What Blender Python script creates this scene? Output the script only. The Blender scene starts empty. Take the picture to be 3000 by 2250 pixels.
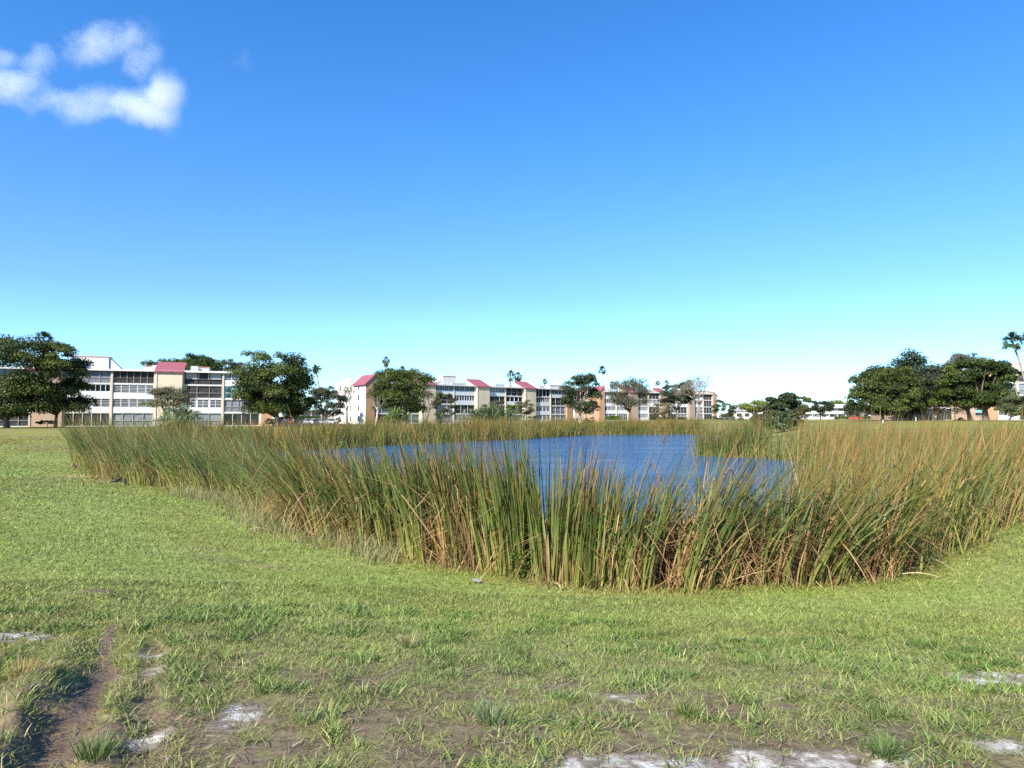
import bpy, math, random
import numpy as np
from mathutils import Vector, Matrix
sc = bpy.context.scene
C = sc.collection
R = math.radians
rng = np.random.default_rng(7)
random.seed(7)

# ------------------------------------------------------------------ camera, world, sun
F = 2000.0                       # focal length in pixels of the 3000 px wide photograph
PITCH = math.atan(100 / F)
EYE = 1.6
cd = bpy.data.cameras.new('camera')
cd.sensor_width = 36.0
cd.lens = F / 3000 * 36
cd.clip_start = 0.05
cd.clip_end = 6000
cam = bpy.data.objects.new('camera', cd)
C.objects.link(cam)
cam.location = (0, 0, EYE)
cam.rotation_euler = (math.pi / 2 + PITCH, 0, 0)
sc.camera = cam

SUN_EL, SUN_AZ = R(38), R(33)    # azimuth: degrees to the left of straight behind the camera
S_DIR = Vector((-math.sin(SUN_AZ) * math.cos(SUN_EL), -math.cos(SUN_AZ) * math.cos(SUN_EL), math.sin(SUN_EL)))
w = bpy.data.worlds.new('World')
sc.world = w
w.use_nodes = True
nt = w.node_tree
bg = nt.nodes['Background']
sky = nt.nodes.new('ShaderNodeTexSky')
sky.sky_type = 'NISHITA'
sky.sun_disc = False
sky.sun_elevation = SUN_EL
sky.sun_rotation = math.atan2(S_DIR.x, S_DIR.y)
sky.air_density = 1.0
sky.dust_density = 0.3
sky.ozone_density = 2.0
tint = nt.nodes.new('ShaderNodeMix')
tint.data_type = 'RGBA'
tint.blend_type = 'MULTIPLY'
tint.inputs[0].default_value = 1.0
tint.inputs[7].default_value = (0.62, 1.02, 1.30, 1)
nt.links.new(sky.outputs[0], tint.inputs[6])
wtc = nt.nodes.new('ShaderNodeTexCoord')
wsep = nt.nodes.new('ShaderNodeSeparateXYZ')
nt.links.new(wtc.outputs['Generated'], wsep.inputs[0])
wr = nt.nodes.new('ShaderNodeValToRGB')
stops = [(0, (.97, .92, .95)), (.07, (.90, .85, .95)), (.171, (.73, .69, .90)), (.371, (.52, .70, .86)), (.528, (.40, .675, .87)), (1, (.34, .64, .87))]
while len(wr.color_ramp.elements) < len(stops): wr.color_ramp.elements.new(.5)
for e_, (p_, c_) in zip(wr.color_ramp.elements, stops):
    e_.position = p_; e_.color = (*c_, 1)
nt.links.new(wsep.outputs[2], wr.inputs[0])
grade = nt.nodes.new('ShaderNodeMix'); grade.data_type = 'RGBA'; grade.blend_type = 'MULTIPLY'; grade.inputs[0].default_value = 1.0
nt.links.new(tint.outputs[2], grade.inputs[6]); nt.links.new(wr.outputs[0], grade.inputs[7])
nt.links.new(grade.outputs[2], bg.inputs[0])
bg.inputs[1].default_value = 0.10

sl = bpy.data.lights.new('sun', 'SUN')
sl.energy = 4.2
sl.angle = R(0.53)
sl.color = (1.0, 0.95, 0.86)
sun = bpy.data.objects.new('sun', sl)
C.objects.link(sun)
sun.rotation_euler = S_DIR.to_track_quat('Z', 'Y').to_euler()

sc.view_settings.view_transform = 'Standard'
sc.view_settings.look = 'None'
sc.view_settings.exposure = 1.25
sc.view_settings.gamma = 1.0
sc.cycles.use_denoising = False
sc.render.filter_size = 1.2
sc.cycles.max_bounces = 7
sc.cycles.transparent_max_bounces = 8
sc.cycles.volume_bounces = 2
sc.cycles.sample_clamp_indirect = 2.0

# ------------------------------------------------------------------ helpers
def tag(o, label=None, cat=None, group=None, kind=None):
    if label: o['label'] = label
    if cat: o['category'] = cat
    if group: o['group'] = group
    if kind: o['kind'] = kind
    return o

def empty(name, loc=(0, 0, 0), rz=0, label=None, cat=None, group=None):
    o = bpy.data.objects.new(name, None)
    o.empty_display_size = 0.3
    C.objects.link(o)
    o.location = loc
    o.rotation_euler = (0, 0, rz)
    return tag(o, label, cat, group)

def smooth(a, b, x):
    t = np.clip((np.asarray(x, float) - a) / (b - a), 0, 1)
    return t * t * (3 - 2 * t)

def vnoise(x, y, s=0):
    x = np.asarray(x, float); y = np.asarray(y, float)
    ix = np.floor(x); iy = np.floor(y)
    fx = x - ix; fy = y - iy
    fx = fx * fx * (3 - 2 * fx); fy = fy * fy * (3 - 2 * fy)
    def h(a, b):
        v = np.sin(a * 127.1 + b * 311.7 + s * 74.7) * 43758.5453
        return v - np.floor(v)
    return (h(ix, iy) * (1 - fx) + h(ix + 1, iy) * fx) * (1 - fy) + (h(ix, iy + 1) * (1 - fx) + h(ix + 1, iy + 1) * fx) * fy

def fbm(x, y, s=0, o=4):
    a, t, v = 0.5, 0.0, 0.0
    for i in range(o):
        v = v + a * vnoise(x * 2 ** i, y * 2 ** i, s + i * 3.1); t += a; a *= 0.5
    return v / t

def ray(px, py):
    """slopes x/y and z/y of the line of sight through a pixel of the photograph"""
    cx, cy = (px - 1500) / F, -(py - 1125) / F
    f = math.cos(PITCH) - cy * math.sin(PITCH)
    return cx / f, (math.sin(PITCH) + cy * math.cos(PITCH)) / f

def at(px, py, D):
    a, b = ray(px, py)
    return a * D, D, EYE + b * D

# pond outline (outer foot of the reeds): measured off the near bank, then round the far bank
near_px = [(243, 1370), (308, 1404), (431, 1417), (518, 1437), (670, 1460), (764, 1484), (862, 1540), (923, 1563), (1109, 1598),
           (1245, 1638), (1358, 1664), (1441, 1674), (1577, 1693), (1700, 1712), (1800, 1717), (2000, 1725), (2200, 1699), (2335, 1712), (2474, 1697),
           (2565, 1694), (2660, 1658), (2725, 1617), (2806, 1600), (2843, 1556), (2925, 1540), (3000, 1525)]
OUT = []
for px, py in near_px:
    a, b = ray(px, py)
    D = -2.5 / b
    OUT.append((a * D, D))
OUT += [(20, 19), (28, 23), (33, 29), (31, 36), (25, 40.5), (20.5, 43.5), (18.2, 46.5), (18.8, 50), (21, 56), (26, 72), (33, 98), (37, 121),
        (24, 118.5), (9, 113), (2.5, 100), (-2.2, 90), (-8.5, 81), (-17.5, 67.5), (-22, 56), (-25, 46), (-24, 38)]
OUT = np.array(OUT)

def pond_d(x, y):
    """signed distance to the pond outline, positive outside"""
    x = np.asarray(x, float); y = np.asarray(y, float)
    best = np.full(x.shape, 1e9)
    inside = np.zeros(x.shape, bool)
    n = len(OUT)
    for i in range(n):
        ax, ay = OUT[i]; bx, by = OUT[(i + 1) % n]
        ex, ey = bx - ax, by - ay
        t = np.clip(((x - ax) * ex + (y - ay) * ey) / (ex * ex + ey * ey), 0, 1)
        best = np.minimum(best, (x - ax - t * ex) ** 2 + (y - ay - t * ey) ** 2)
        c = ((ay > y) != (by > y))
        with np.errstate(divide='ignore', invalid='ignore'):
            xi = ax + (y - ay) / (by - ay if by != ay else 1e-9) * ex
        inside ^= c & (x < xi)
    d = np.sqrt(best)
    return np.where(inside, -d, d)

WATER = -1.15
RUT = []
def lawn(x, y):
    L = 1.15 * smooth(15, 80, x) * smooth(35, 125, y)
    d = pond_d(x, y)
    t = np.clip(d / 8.5, 0, 1)
    p = 0.55 * t + 0.45 * t * t * (3 - 2 * t)
    out = -0.95 + (L + 0.95) * p
    ins = -0.95 + 0.28 * np.maximum(d, -6)
    return np.where(d > 0, out, ins), d

def seg_d(x, y, pts):
    best = np.full(np.shape(x), 1e9)
    for (ax, ay), (bx, by) in zip(pts[:-1], pts[1:]):
        ex, ey = bx - ax, by - ay
        t = np.clip(((x - ax) * ex + (y - ay) * ey) / (ex * ex + ey * ey), 0, 1)
        best = np.minimum(best, np.hypot(x - ax - t * ex, y - ay - t * ey))
    return best

def gpt(px, py):
    """point of the smooth lawn under a pixel"""
    a, b = ray(px, py)
    D = 3.0
    for _ in range(40):
        z = float(lawn(np.array([a * D]), np.array([D]))[0][0])
        D = 0.5 * D + 0.5 * (z - EYE) / b
    return a * D, D

rut_pts = [gpt(*p) for p in [(338, 1835), (305, 1885), (312, 1950), (250, 2030), (222, 2110), (150, 2195), (90, 2290)]]
rut2_pts = [gpt(*p) for p in [(455, 1880), (440, 1960), (430, 2050), (425, 2140), (410, 2230), (390, 2300)]]
# bare patches: pixel, half sizes across and along the view in metres, strength, kind
PATCH = [(25, 1868, .30, .16, 1, 'sand'), (700, 2095, .17, .22, 1, 'sand'), (440, 2150, .11, .13, 1, 'sand'), (446, 1908, .08, .1, .8, 'sand'),
         (450, 1952, .07, .08, .7, 'sand'), (1815, 2045, .16, .1, 1, 'sand'), (2960, 1988, .3, .12, 1, 'sand'), (2890, 1975, .3, .1, .6, 'sand'),
         (1850, 2238, .40, .15, 1, 'sand'), (2080, 2238, .38, .12, 1, 'sand'), (2400, 2226, .55, .17, 1, 'sand'), (2530, 2235, .3, .1, .9, 'sand'), (2975, 2185, .15, .12, 1, 'sand'),
         (2250, 2215, .3, .08, .6, 'sand'),
         (300, 1745, .42, .22, 1, 'soil'), (150, 2090, .42, .34, 1, 'soil'), (290, 2240, .22, .2, .9, 'soil'), (430, 2000, .14, .5, .7, 'soil'), (60, 2150, .2, .2, .8, 'soil'), (640, 2000, .3, .25, .7, 'soil'),
         (720, 2150, .22, .25, .7, 'soil'), (2100, 2062, .4, .14, 1, 'soil'), (2280, 2070, .25, .1, .9, 'soil'), (1500, 2050, .3, .12, .9, 'soil'),
         (1330, 2005, .25, .12, .8, 'soil'), (1720, 2060, .3, .12, .8, 'soil'), (1960, 2130, .4, .15, .5, 'soil'), (2500, 1990, .3, .2, .5, 'soil'),
         (1050, 2150, .3, .3, .5, 'soil'), (1200, 2230, .4, .15, .6, 'soil'), (2780, 2150, .3, .2, .5, 'soil'), (2640, 2230, .4, .15, .5, 'soil'),
         (400, 2190, .15, .2, .7, 'soil'), (590, 1605, .5, .35, .75, 'soil'), (690, 1645, .7, .3, .6, 'soil'), (800, 1662, .4, .2, .5, 'straw'),
         (225, 1395, .9, 1.3, .9, 'straw'), (330, 1412, .8, .6, .6, 'straw'), (40, 1262, 9, 4, .35, 'straw'), (2300, 1290, 3, 3, .3, 'straw')]
PW = [(gpt(p[0], p[1]), p) for p in PATCH]

def ground_masks(x, y):
    soil = np.zeros(x.shape); sand = np.zeros(x.shape); straw = np.zeros(x.shape)
    r = np.hypot(x, y)
    n1 = fbm(x * 2.3, y * 2.3, 3); n2 = fbm(x * 7, y * 7, 9); n3 = fbm(x * 24, y * 24, 13, 3)
    for (cx, cy), (_, _, sx, sy, st, k) in PW:
        e = np.hypot((x - cx) / sx, (y - cy) / sy) * (0.5 + 1.0 * n1) * (0.6 + 0.8 * n2) * (.75 + .5 * n3)
        m = st * (1 - smooth(0.25, 1.35, e)) * np.clip(.25 + 1.9 * (fbm(x * 11, y * 11, 41, 3) - .22), .15, 1)
        if k == 'soil': soil = np.maximum(soil, m)
        elif k == 'sand':
            sand = np.maximum(sand, m)
            e2 = np.hypot((x - cx) / (sx * 1.7), (y - cy) / (sy * 1.7)) * (0.62 + 0.76 * n1)
            soil = np.maximum(soil, st * .75 * (1 - smooth(0.55, 1.15, e2)))
        else: straw = np.maximum(straw, m)
    rd = seg_d(x, y, rut_pts) * (0.45 + 1.1 * n1) / (.35 + 1.1 * vnoise(y * 2.3, y * 0, 17))
    rd = np.where(y < 4.6, rd * .8, rd)
    soil = np.maximum(soil, 1 - smooth(.05, .24, rd * (0.5 + 1.0 * n3) * np.interp(y, [3, 4.2, 6], [.85, 1.1, 1.7])))
    rd2 = seg_d(x, y, rut2_pts)
    soil = np.maximum(soil, .75 * (1 - smooth(.03, .13, rd2 * (0.6 + 0.8 * n2))))
    # scuffed turf in the strip nearest the camera
    wear = smooth(6.4, 4.0, r) * smooth(.41, .57, n1 * .6 + n2 * .4)
    soil = np.maximum(soil, wear * .8)
    return soil, sand, straw, rd

def T(x, y, fine=False):
    x = np.asarray(x, float); y = np.asarray(y, float)
    sh = x.shape
    x = np.atleast_1d(x); y = np.atleast_1d(y)
    z, d = lawn(x, y)
    near = smooth(40, 12, np.hypot(x, y))
    z = z + near * .05 * (fbm(x * .8, y * .8, 5) - .5) + near * .02 * (fbm(x * 4, y * 4, 6) - .5)
    if fine:
        n2 = fbm(x * 7, y * 7, 9)
        rd = seg_d(x, y, rut_pts) * (0.45 + 1.1 * fbm(x * 2.3, y * 2.3, 3))
        tp = smooth(rut_pts[0][1] + .1, rut_pts[0][1] - 1.8, y)
        z = z - .06 * tp * (1 - smooth(.04, .24, rd))
        side = np.sign(x - np.interp(y, [p[1] for p in rut_pts][::-1], [p[0] for p in rut_pts][::-1]))
        z = z + .06 * tp * np.exp(-((rd - .27) / .11) ** 2) * (side < 0) * (.5 + n2)
        rd2 = seg_d(x, y, rut2_pts)
        z = z - .03 * (1 - smooth(.02, .14, rd2))
        for (px, py), hh, s in ((gpt(300, 1745), .07, .38), (gpt(140, 2080), .10, .34), (gpt(60, 2010), .05, .3)):
            z = z + hh * np.exp(-((x - px) ** 2 + (y - py) ** 2) / s ** 2 * 1.6) * (.6 + .8 * n2)
    return z.reshape(sh)

def T1(x, y):
    return float(T(np.array([x]), np.array([y]))[0])

# ------------------------------------------------------------------ materials
def mat(name, col=(.5, .5, .5), rough=.7, spec=.3, noise=.12, scale=2.0, bump=0.0, attr=False, transl=0.0, metal=0.0, streak=False, bscale=None):
    m = bpy.data.materials.new(name)
    m.use_nodes = True
    t = m.node_tree
    b = t.nodes['Principled BSDF']
    b.inputs['Roughness'].default_value = rough
    b.inputs['Specular IOR Level'].default_value = spec
    b.inputs['Metallic'].default_value = metal
    if attr:
        src = t.nodes.new('ShaderNodeAttribute'); src.attribute_name = 'Col'; out = src.outputs[0]
    else:
        src = t.nodes.new('ShaderNodeRGB'); src.outputs[0].default_value = (*col, 1); out = src.outputs[0]
    tc = t.nodes.new('ShaderNodeTexCoord')
    if noise:
        mp = t.nodes.new('ShaderNodeMapping')
        mp.inputs['Scale'].default_value = (scale, scale, scale * (.25 if streak else 1))
        t.links.new(tc.outputs['Object'], mp.inputs[0])
        nz = t.nodes.new('ShaderNodeTexNoise')
        nz.inputs['Scale'].default_value = 1.0
        nz.inputs['Detail'].default_value = 5
        t.links.new(mp.outputs[0], nz.inputs[0])
        mr = t.nodes.new('ShaderNodeMapRange')
        mr.inputs['From Min'].default_value = .3; mr.inputs['From Max'].default_value = .7
        mr.inputs['To Min'].default_value = 1 - noise; mr.inputs['To Max'].default_value = 1 + noise
        t.links.new(nz.outputs[0], mr.inputs[0])
        mx = t.nodes.new('ShaderNodeVectorMath'); mx.operation = 'SCALE'
        t.links.new(out, mx.inputs[0]); t.links.new(mr.outputs[0], mx.inputs['Scale'])
        out = mx.outputs[0]
    t.links.new(out, b.inputs['Base Color'])
    if bump:
        nb = t.nodes.new('ShaderNodeTexNoise'); nb.inputs['Scale'].default_value = bscale or scale * 4; nb.inputs['Detail'].default_value = 6
        t.links.new(tc.outputs['Object'], nb.inputs[0])
        bp = t.nodes.new('ShaderNodeBump'); bp.inputs['Strength'].default_value = 1; bp.inputs['Distance'].default_value = bump
        t.links.new(nb.outputs[0], bp.inputs['Height']); t.links.new(bp.outputs[0], b.inputs['Normal'])
    if transl:
        tr = t.nodes.new('ShaderNodeBsdfTranslucent')
        t.links.new(out, tr.inputs[0])
        ms = t.nodes.new('ShaderNodeMixShader'); ms.inputs[0].default_value = transl
        t.links.new(b.outputs[0], ms.inputs[1]); t.links.new(tr.outputs[0], ms.inputs[2])
        t.links.new(ms.outputs[0], t.nodes['Material Output'].inputs[0])
    return m

M = dict(
    cream=mat('cream_stucco', (.57, .475, .335), noise=.09, scale=.6, streak=True),
    offwhite=mat('off_white_stucco', (.62, .59, .53), noise=.10, scale=.7, streak=True),
    white=mat('white_paint', (.62, .62, .62), rough=.5, noise=.08, scale=.9, streak=True),
    orange=mat('orange_stucco', (.44, .25, .145), noise=.09, scale=.6, streak=True),
    tan=mat('tan_stucco', (.37, .26, .185), noise=.09, scale=.6, streak=True),
    tile=mat('red_roof_tile', (.265, .078, .092), rough=.7, noise=.18, scale=2.5, bump=.02, bscale=6),
    trim=mat('red_cap', (.50, .20, .18), noise=.1),
    glass=mat('dark_glass', (.018, .020, .024), rough=.08, spec=.6, noise=.5, scale=.5),
    screen=mat('insect_screen', (.045, .043, .042), rough=.75, spec=.2, noise=.4, scale=.7),
    grey=mat('grey_screen', (.20, .215, .23), rough=.35, spec=.5, noise=.25, scale=.4),
    blind=mat('vertical_blind', (.55, .53, .50), rough=.8, noise=.12, scale=1.5),
    teal=mat('teal_curtain', (.16, .52, .48), rough=.8, noise=.2, scale=2),
    alu=mat('aluminium', (.42, .40, .37), rough=.45, noise=.06),
    bronze=mat('bronze_rail', (.16, .13, .11), rough=.5, noise=.1),
    roofgrey=mat('flat_roof', (.36, .35, .33), rough=.9, noise=.15, scale=.5),
    acgrey=mat('galvanised', (.48, .49, .50), rough=.5, noise=.1),
    bark=mat('bark', (.13, .10, .075), rough=.9, noise=.3, scale=4, bump=.02),
    palebark=mat('pale_bark', (.40, .36, .31), rough=.9, noise=.25, scale=3, bump=.01),
    twig=mat('twig_bark', (.21, .175, .145), rough=.9, noise=.2, scale=3),
    palmbark=mat('palm_bark', (.30, .26, .22), rough=.9, noise=.25, scale=4),
    leaf=mat('leaf', attr=True, rough=.55, spec=.25, noise=0, transl=.28),
    reed=mat('reed_leaf', attr=True, rough=.5, spec=.3, noise=0, transl=.30),
    grass=mat('grass_blade', attr=True, rough=.5, spec=.3, noise=0, transl=.32),
    asphalt=mat('asphalt', (.055, .055, .056), rough=.9, noise=.2),
    rubber=mat('rubber', (.02, .02, .02), rough=.8, noise=.1),
    brownspike=mat('seed_head', (.17, .060, .018), rough=.9, noise=.25, scale=30, bump=.003),
    stalk=mat('cattail_stalk', (.16, .11, .045), rough=.7, noise=.2, scale=9),
    straw=mat('dry_straw', (.52, .41, .24), rough=.7, noise=.2, scale=9),
    concrete=mat('concrete', (.58, .57, .54), rough=.85, noise=.1),
    redpaint=mat('red_paint', (.42, .055, .05), rough=.6, noise=.1),
    bird=mat('dark_feather', (.02, .019, .02), rough=.6, noise=.2, scale=20),
    foil=mat('crumpled_wrapper', (.20, .195, .19), rough=.6, spec=.3, noise=.25, scale=25, bump=.006, bscale=60),
)

# ------------------------------------------------------------------ mesh helpers
def mesh_obj(name, V, Fq, m, parent=None, col=None, sm=False):
    V = np.ascontiguousarray(V, dtype=np.float32).reshape(-1, 3)
    Fq = np.ascontiguousarray(Fq, dtype=np.int32)
    me = bpy.data.meshes.new(name)
    k = Fq.shape[1]; n = len(Fq)
    me.vertices.add(len(V)); me.vertices.foreach_set('co', V.ravel())
    me.loops.add(n * k); me.loops.foreach_set('vertex_index', Fq.ravel())
    me.polygons.add(n)
    me.polygons.foreach_set('loop_start', np.arange(0, n * k, k, dtype=np.int32))
    me.polygons.foreach_set('loop_total', np.full(n, k, dtype=np.int32))
    if sm: me.polygons.foreach_set('use_smooth', np.ones(n, bool))
    if col is not None:
        a = me.attributes.new('Col', 'FLOAT_COLOR', 'POINT')
        c = np.ones((len(V), 4), np.float32); c[:, :3] = np.asarray(col).reshape(-1, 3)
        a.data.foreach_set('color', c.ravel())
    me.update(calc_edges=True)
    me.validate()
    me.materials.append(m)
    o = bpy.data.objects.new(name, me)
    C.objects.link(o)
    if parent: o.parent = parent
    return o

class MB:
    def __init__(s): s.v = []; s.f = []
    def add(s, vs, fs):
        b = len(s.v); s.v += [tuple(v) for v in vs]; s.f += [tuple(i + b for i in f) for f in fs]
        return s
    def box(s, x0, x1, y0, y1, z0, z1):
        return s.add([(x0, y0, z0), (x1, y0, z0), (x1, y1, z0), (x0, y1, z0), (x0, y0, z1), (x1, y0, z1), (x1, y1, z1), (x0, y1, z1)],
                     [(3, 2, 1, 0), (4, 5, 6, 7), (0, 1, 5, 4), (1, 2, 6, 5), (2, 3, 7, 6), (3, 0, 4, 7)])
    def prism(s, prof, a0, a1, axis='x'):
        """polygon prof extruded along an axis; prof in the other two axes"""
        n = len(prof)
        if axis == 'x': vs = [(a0, p, q) for p, q in prof] + [(a1, p, q) for p, q in prof]
        else: vs = [(p, a0, q) for p, q in prof] + [(p, a1, q) for p, q in prof]
        return s.add(vs, [tuple(range(n))[::-1], tuple(range(n, 2 * n))] + [(i, (i + 1) % n, n + (i + 1) % n, n + i) for i in range(n)])
    def tube(s, pts, rad, k=6):
        pts = [Vector(p) for p in pts]
        b = len(s.v); u = None
        for i, p in enumerate(pts):
            d = (pts[min(i + 1, len(pts) - 1)] - pts[max(i - 1, 0)]).normalized()
            if u is None: u = d.orthogonal().normalized()
            u = (u - d * u.dot(d)).normalized(); v = d.cross(u)
            for j in range(k):
                a = 2 * math.pi * j / k
                s.v.append(tuple(p + (u * math.cos(a) + v * math.sin(a)) * rad[i]))
        for i in range(len(pts) - 1):
            for j in range(k):
                s.f.append((b + i * k + j, b + i * k + (j + 1) % k, b + (i + 1) * k + (j + 1) % k, b + (i + 1) * k + j))
        s.f.append(tuple(b + (len(pts) - 1) * k + j for j in range(k)))
        s.f.append(tuple(b + j for j in range(k))[::-1])
        return s
    def build(s, name, m, parent=None, sm=False, bevel=0):
        me = bpy.data.meshes.new(name); me.from_pydata(s.v, [], s.f)
        import bmesh
        bm = bmesh.new(); bm.from_mesh(me); bmesh.ops.recalc_face_normals(bm, faces=bm.faces); bm.to_mesh(me); bm.free()
        me.materials.append(m)
        if sm: me.polygons.foreach_set('use_smooth', np.ones(len(me.polygons), bool))
        o = bpy.data.objects.new(name, me); C.objects.link(o)
        if parent: o.parent = parent
        if bevel:
            bv = o.modifiers.new('bevel', 'BEVEL'); bv.width = bevel; bv.segments = 2; bv.limit_method = 'ANGLE'
        return o

def blades(P, h, wd, az, phi0, phi1, colB, colT, S=5, kt=None, ka=None, faz=None, wpow=3.0, colM=None):
    """strips standing on P; az = lean direction, phi = angle from vertical; returns verts, quads, colours"""
    N = len(P)
    V = np.zeros((N, S + 1, 2, 3), np.float32); Cc = np.zeros((N, S + 1, 2, 3), np.float32)
    if faz is None: faz = rng.uniform(0, 2 * np.pi, N)
    side = np.stack([np.cos(faz), np.sin(faz), np.zeros(N)], 1)
    p = np.array(P, float)
    ch, shh = np.cos(az), np.sin(az)
    for s in range(S + 1):
        t = s / S
        ww = (wd * (1 - .93 * t ** wpow) * .5)[:, None] * side
        V[:, s, 0] = p - ww; V[:, s, 1] = p + ww
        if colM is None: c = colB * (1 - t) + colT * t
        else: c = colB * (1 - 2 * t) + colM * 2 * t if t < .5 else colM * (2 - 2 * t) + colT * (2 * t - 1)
        Cc[:, s, 0] = c; Cc[:, s, 1] = c
        if s < S:
            tm = (s + .5) / S
            ph = phi0 + phi1 * tm
            if kt is not None: ph = ph + ka * (tm > kt)
            l = h / S
            p = p + np.stack([np.sin(ph) * ch * l, np.sin(ph) * shh * l, np.cos(ph) * l], 1)
    base = (np.arange(N) * (S + 1) * 2)[:, None, None]
    q = np.array([[2 * s, 2 * s + 1, 2 * s + 3, 2 * s + 2] for s in range(S)])[None]
    return V.reshape(-1, 3), (base + q).reshape(-1, 4), Cc.reshape(-1, 3)

def mixc(a, b, t):
    t = np.asarray(t)[:, None]
    return np.asarray(a)[None] * (1 - t) + np.asarray(b)[None] * t if np.ndim(a) == 1 else a * (1 - t) + np.asarray(b)[None] * t

# ------------------------------------------------------------------ ground
SOIL = np.array((.150, .102, .070)); SAND = np.array((.47, .43, .375)); STRAW = np.array((.34, .28, .14)); GREEN = np.array((.214, .246, .040)); BLUEG = np.array((.240, .300, .080)); OLIVE = np.array((.245, .226, .054))
def turf_col(x, y, d):
    n = fbm(x * .5, y * .5, 21); n2 = fbm(x * .12, y * .12, 31)
    c = mixc(GREEN, OLIVE, smooth(.4, .65, n))
    band = np.maximum(smooth(.45, .7, vnoise(d * .55 + n * .8, x * .03, 4)) * smooth(14, 2.0, d), (.45 + .5 * vnoise(d * .9 + n, x * .05, 6)) * smooth(6.5, 2.2, d)) * smooth(.0, .8, d)
    c = mixc(c, BLUEG, band * .85)
    far = smooth(28, 75, np.hypot(x, y))
    n3 = fbm(x * .06, y * .35, 33)
    c = mixc(c, (.19, .145, .058), np.maximum(far * .78 * smooth(.32, .55, n3), smooth(.55, .75, n2) * .3))
    return c

th = np.concatenate([np.arange(-180, -52, 4), np.arange(-52, 52, .25), np.arange(52, 180, 4)]) * math.pi / 180
rr = np.concatenate([np.linspace(.15, 2.2, 24, endpoint=False), np.geomspace(2.2, 9, 330, endpoint=False), np.geomspace(9, 30, 90, endpoint=False), np.geomspace(30, 300, 95, endpoint=False), np.geomspace(300, 2600, 14)])
RRg, TH = np.meshgrid(rr, th, indexing='ij')
gx = (RRg * np.sin(TH)).ravel(); gy = (RRg * np.cos(TH)).ravel()
gz = T(gx, gy, True)
soil, sand, straw, _ = ground_masks(gx, gy)
dd = pond_d(gx, gy)
gc = turf_col(gx, gy, dd) * .95
gc = mixc(gc, STRAW, straw)
gc = mixc(gc, (.115, .085, .055), smooth(9, 3.8, np.hypot(gx, gy)) * (.35 + .6 * smooth(.4, .6, fbm(gx * 3, gy * 3, 52))))
gc = mixc(gc, SOIL, soil)
gc = mixc(gc, SAND, np.clip(sand * 1.25 * (.18 + .95 * smooth(.36, .58, fbm(gx * 13, gy * 13, 15, 4))), 0, .95))
gc = mixc(gc, (.055, .045, .03), smooth(.15, -.3, dd))
nR, nT = len(rr), len(th)
ii, jj = np.meshgrid(np.arange(nR - 1), np.arange(nT), indexing='ij')
j2 = (jj + 1) % nT
q = np.stack([ii * nT + jj, ii * nT + j2, (ii + 1) * nT + j2, (ii + 1) * nT + jj], -1).reshape(-1, 4)[:, ::-1]
M['ground'] = mat('turf_and_soil', attr=True, rough=.95, spec=.1, noise=.35, scale=14, bump=.010, bscale=48)
cap = len(gx)
ground = mesh_obj('ground', np.stack([gx, gy, gz], 1), q, M['ground'], col=gc, sm=True)
tag(ground, kind='structure')

# pond water
M['water'] = mat('pond_water', (.012, .080, .20), rough=.06, spec=.5, noise=0)
t = M['water'].node_tree
b = t.nodes['Principled BSDF']; b.inputs['IOR'].default_value = 1.33
tc = t.nodes.new('ShaderNodeTexCoord'); mp = t.nodes.new('ShaderNodeMapping'); mp.inputs['Scale'].default_value = (1.5, 2.6, 1)
mp.inputs['Rotation'].default_value = (0, 0, .35)
n1 = t.nodes.new('ShaderNodeTexNoise'); n1.inputs['Scale'].default_value = 1.6; n1.inputs['Detail'].default_value = 4; n1.inputs['Roughness'].default_value = .55
bp = t.nodes.new('ShaderNodeBump'); bp.inputs['Distance'].default_value = .24; bp.inputs['Strength'].default_value = 1
t.links.new(tc.outputs['Object'], mp.inputs[0]); t.links.new(mp.outputs[0], n1.inputs[0])
mp2 = t.nodes.new('ShaderNodeMapping'); mp2.inputs['Scale'].default_value = (.05, .16, 1); mp2.inputs['Rotation'].default_value = (0, 0, .12)
n2 = t.nodes.new('ShaderNodeTexNoise'); n2.inputs['Scale'].default_value = 1.0; n2.inputs['Detail'].default_value = 5; n2.inputs['Roughness'].default_value = .6
t.links.new(tc.outputs['Object'], mp2.inputs[0]); t.links.new(mp2.outputs[0], n2.inputs[0])
wmr = t.nodes.new('ShaderNodeMapRange'); wmr.inputs['From Min'].default_value = .35; wmr.inputs['From Max'].default_value = .65; wmr.inputs['To Min'].default_value = .30; wmr.inputs['To Max'].default_value = 1.0
t.links.new(n2.outputs[0], wmr.inputs[0]); t.links.new(wmr.outputs[0], bp.inputs['Strength'])
t.links.new(n1.outputs[0], bp.inputs['Height']); t.links.new(bp.outputs[0], b.inputs['Normal'])
wm = MB(); wm.add([(x, y, WATER) for x, y in OUT], [tuple(range(len(OUT)))])
water = wm.build('pond_water', M['water'])
tag(water, kind='structure')

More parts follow.
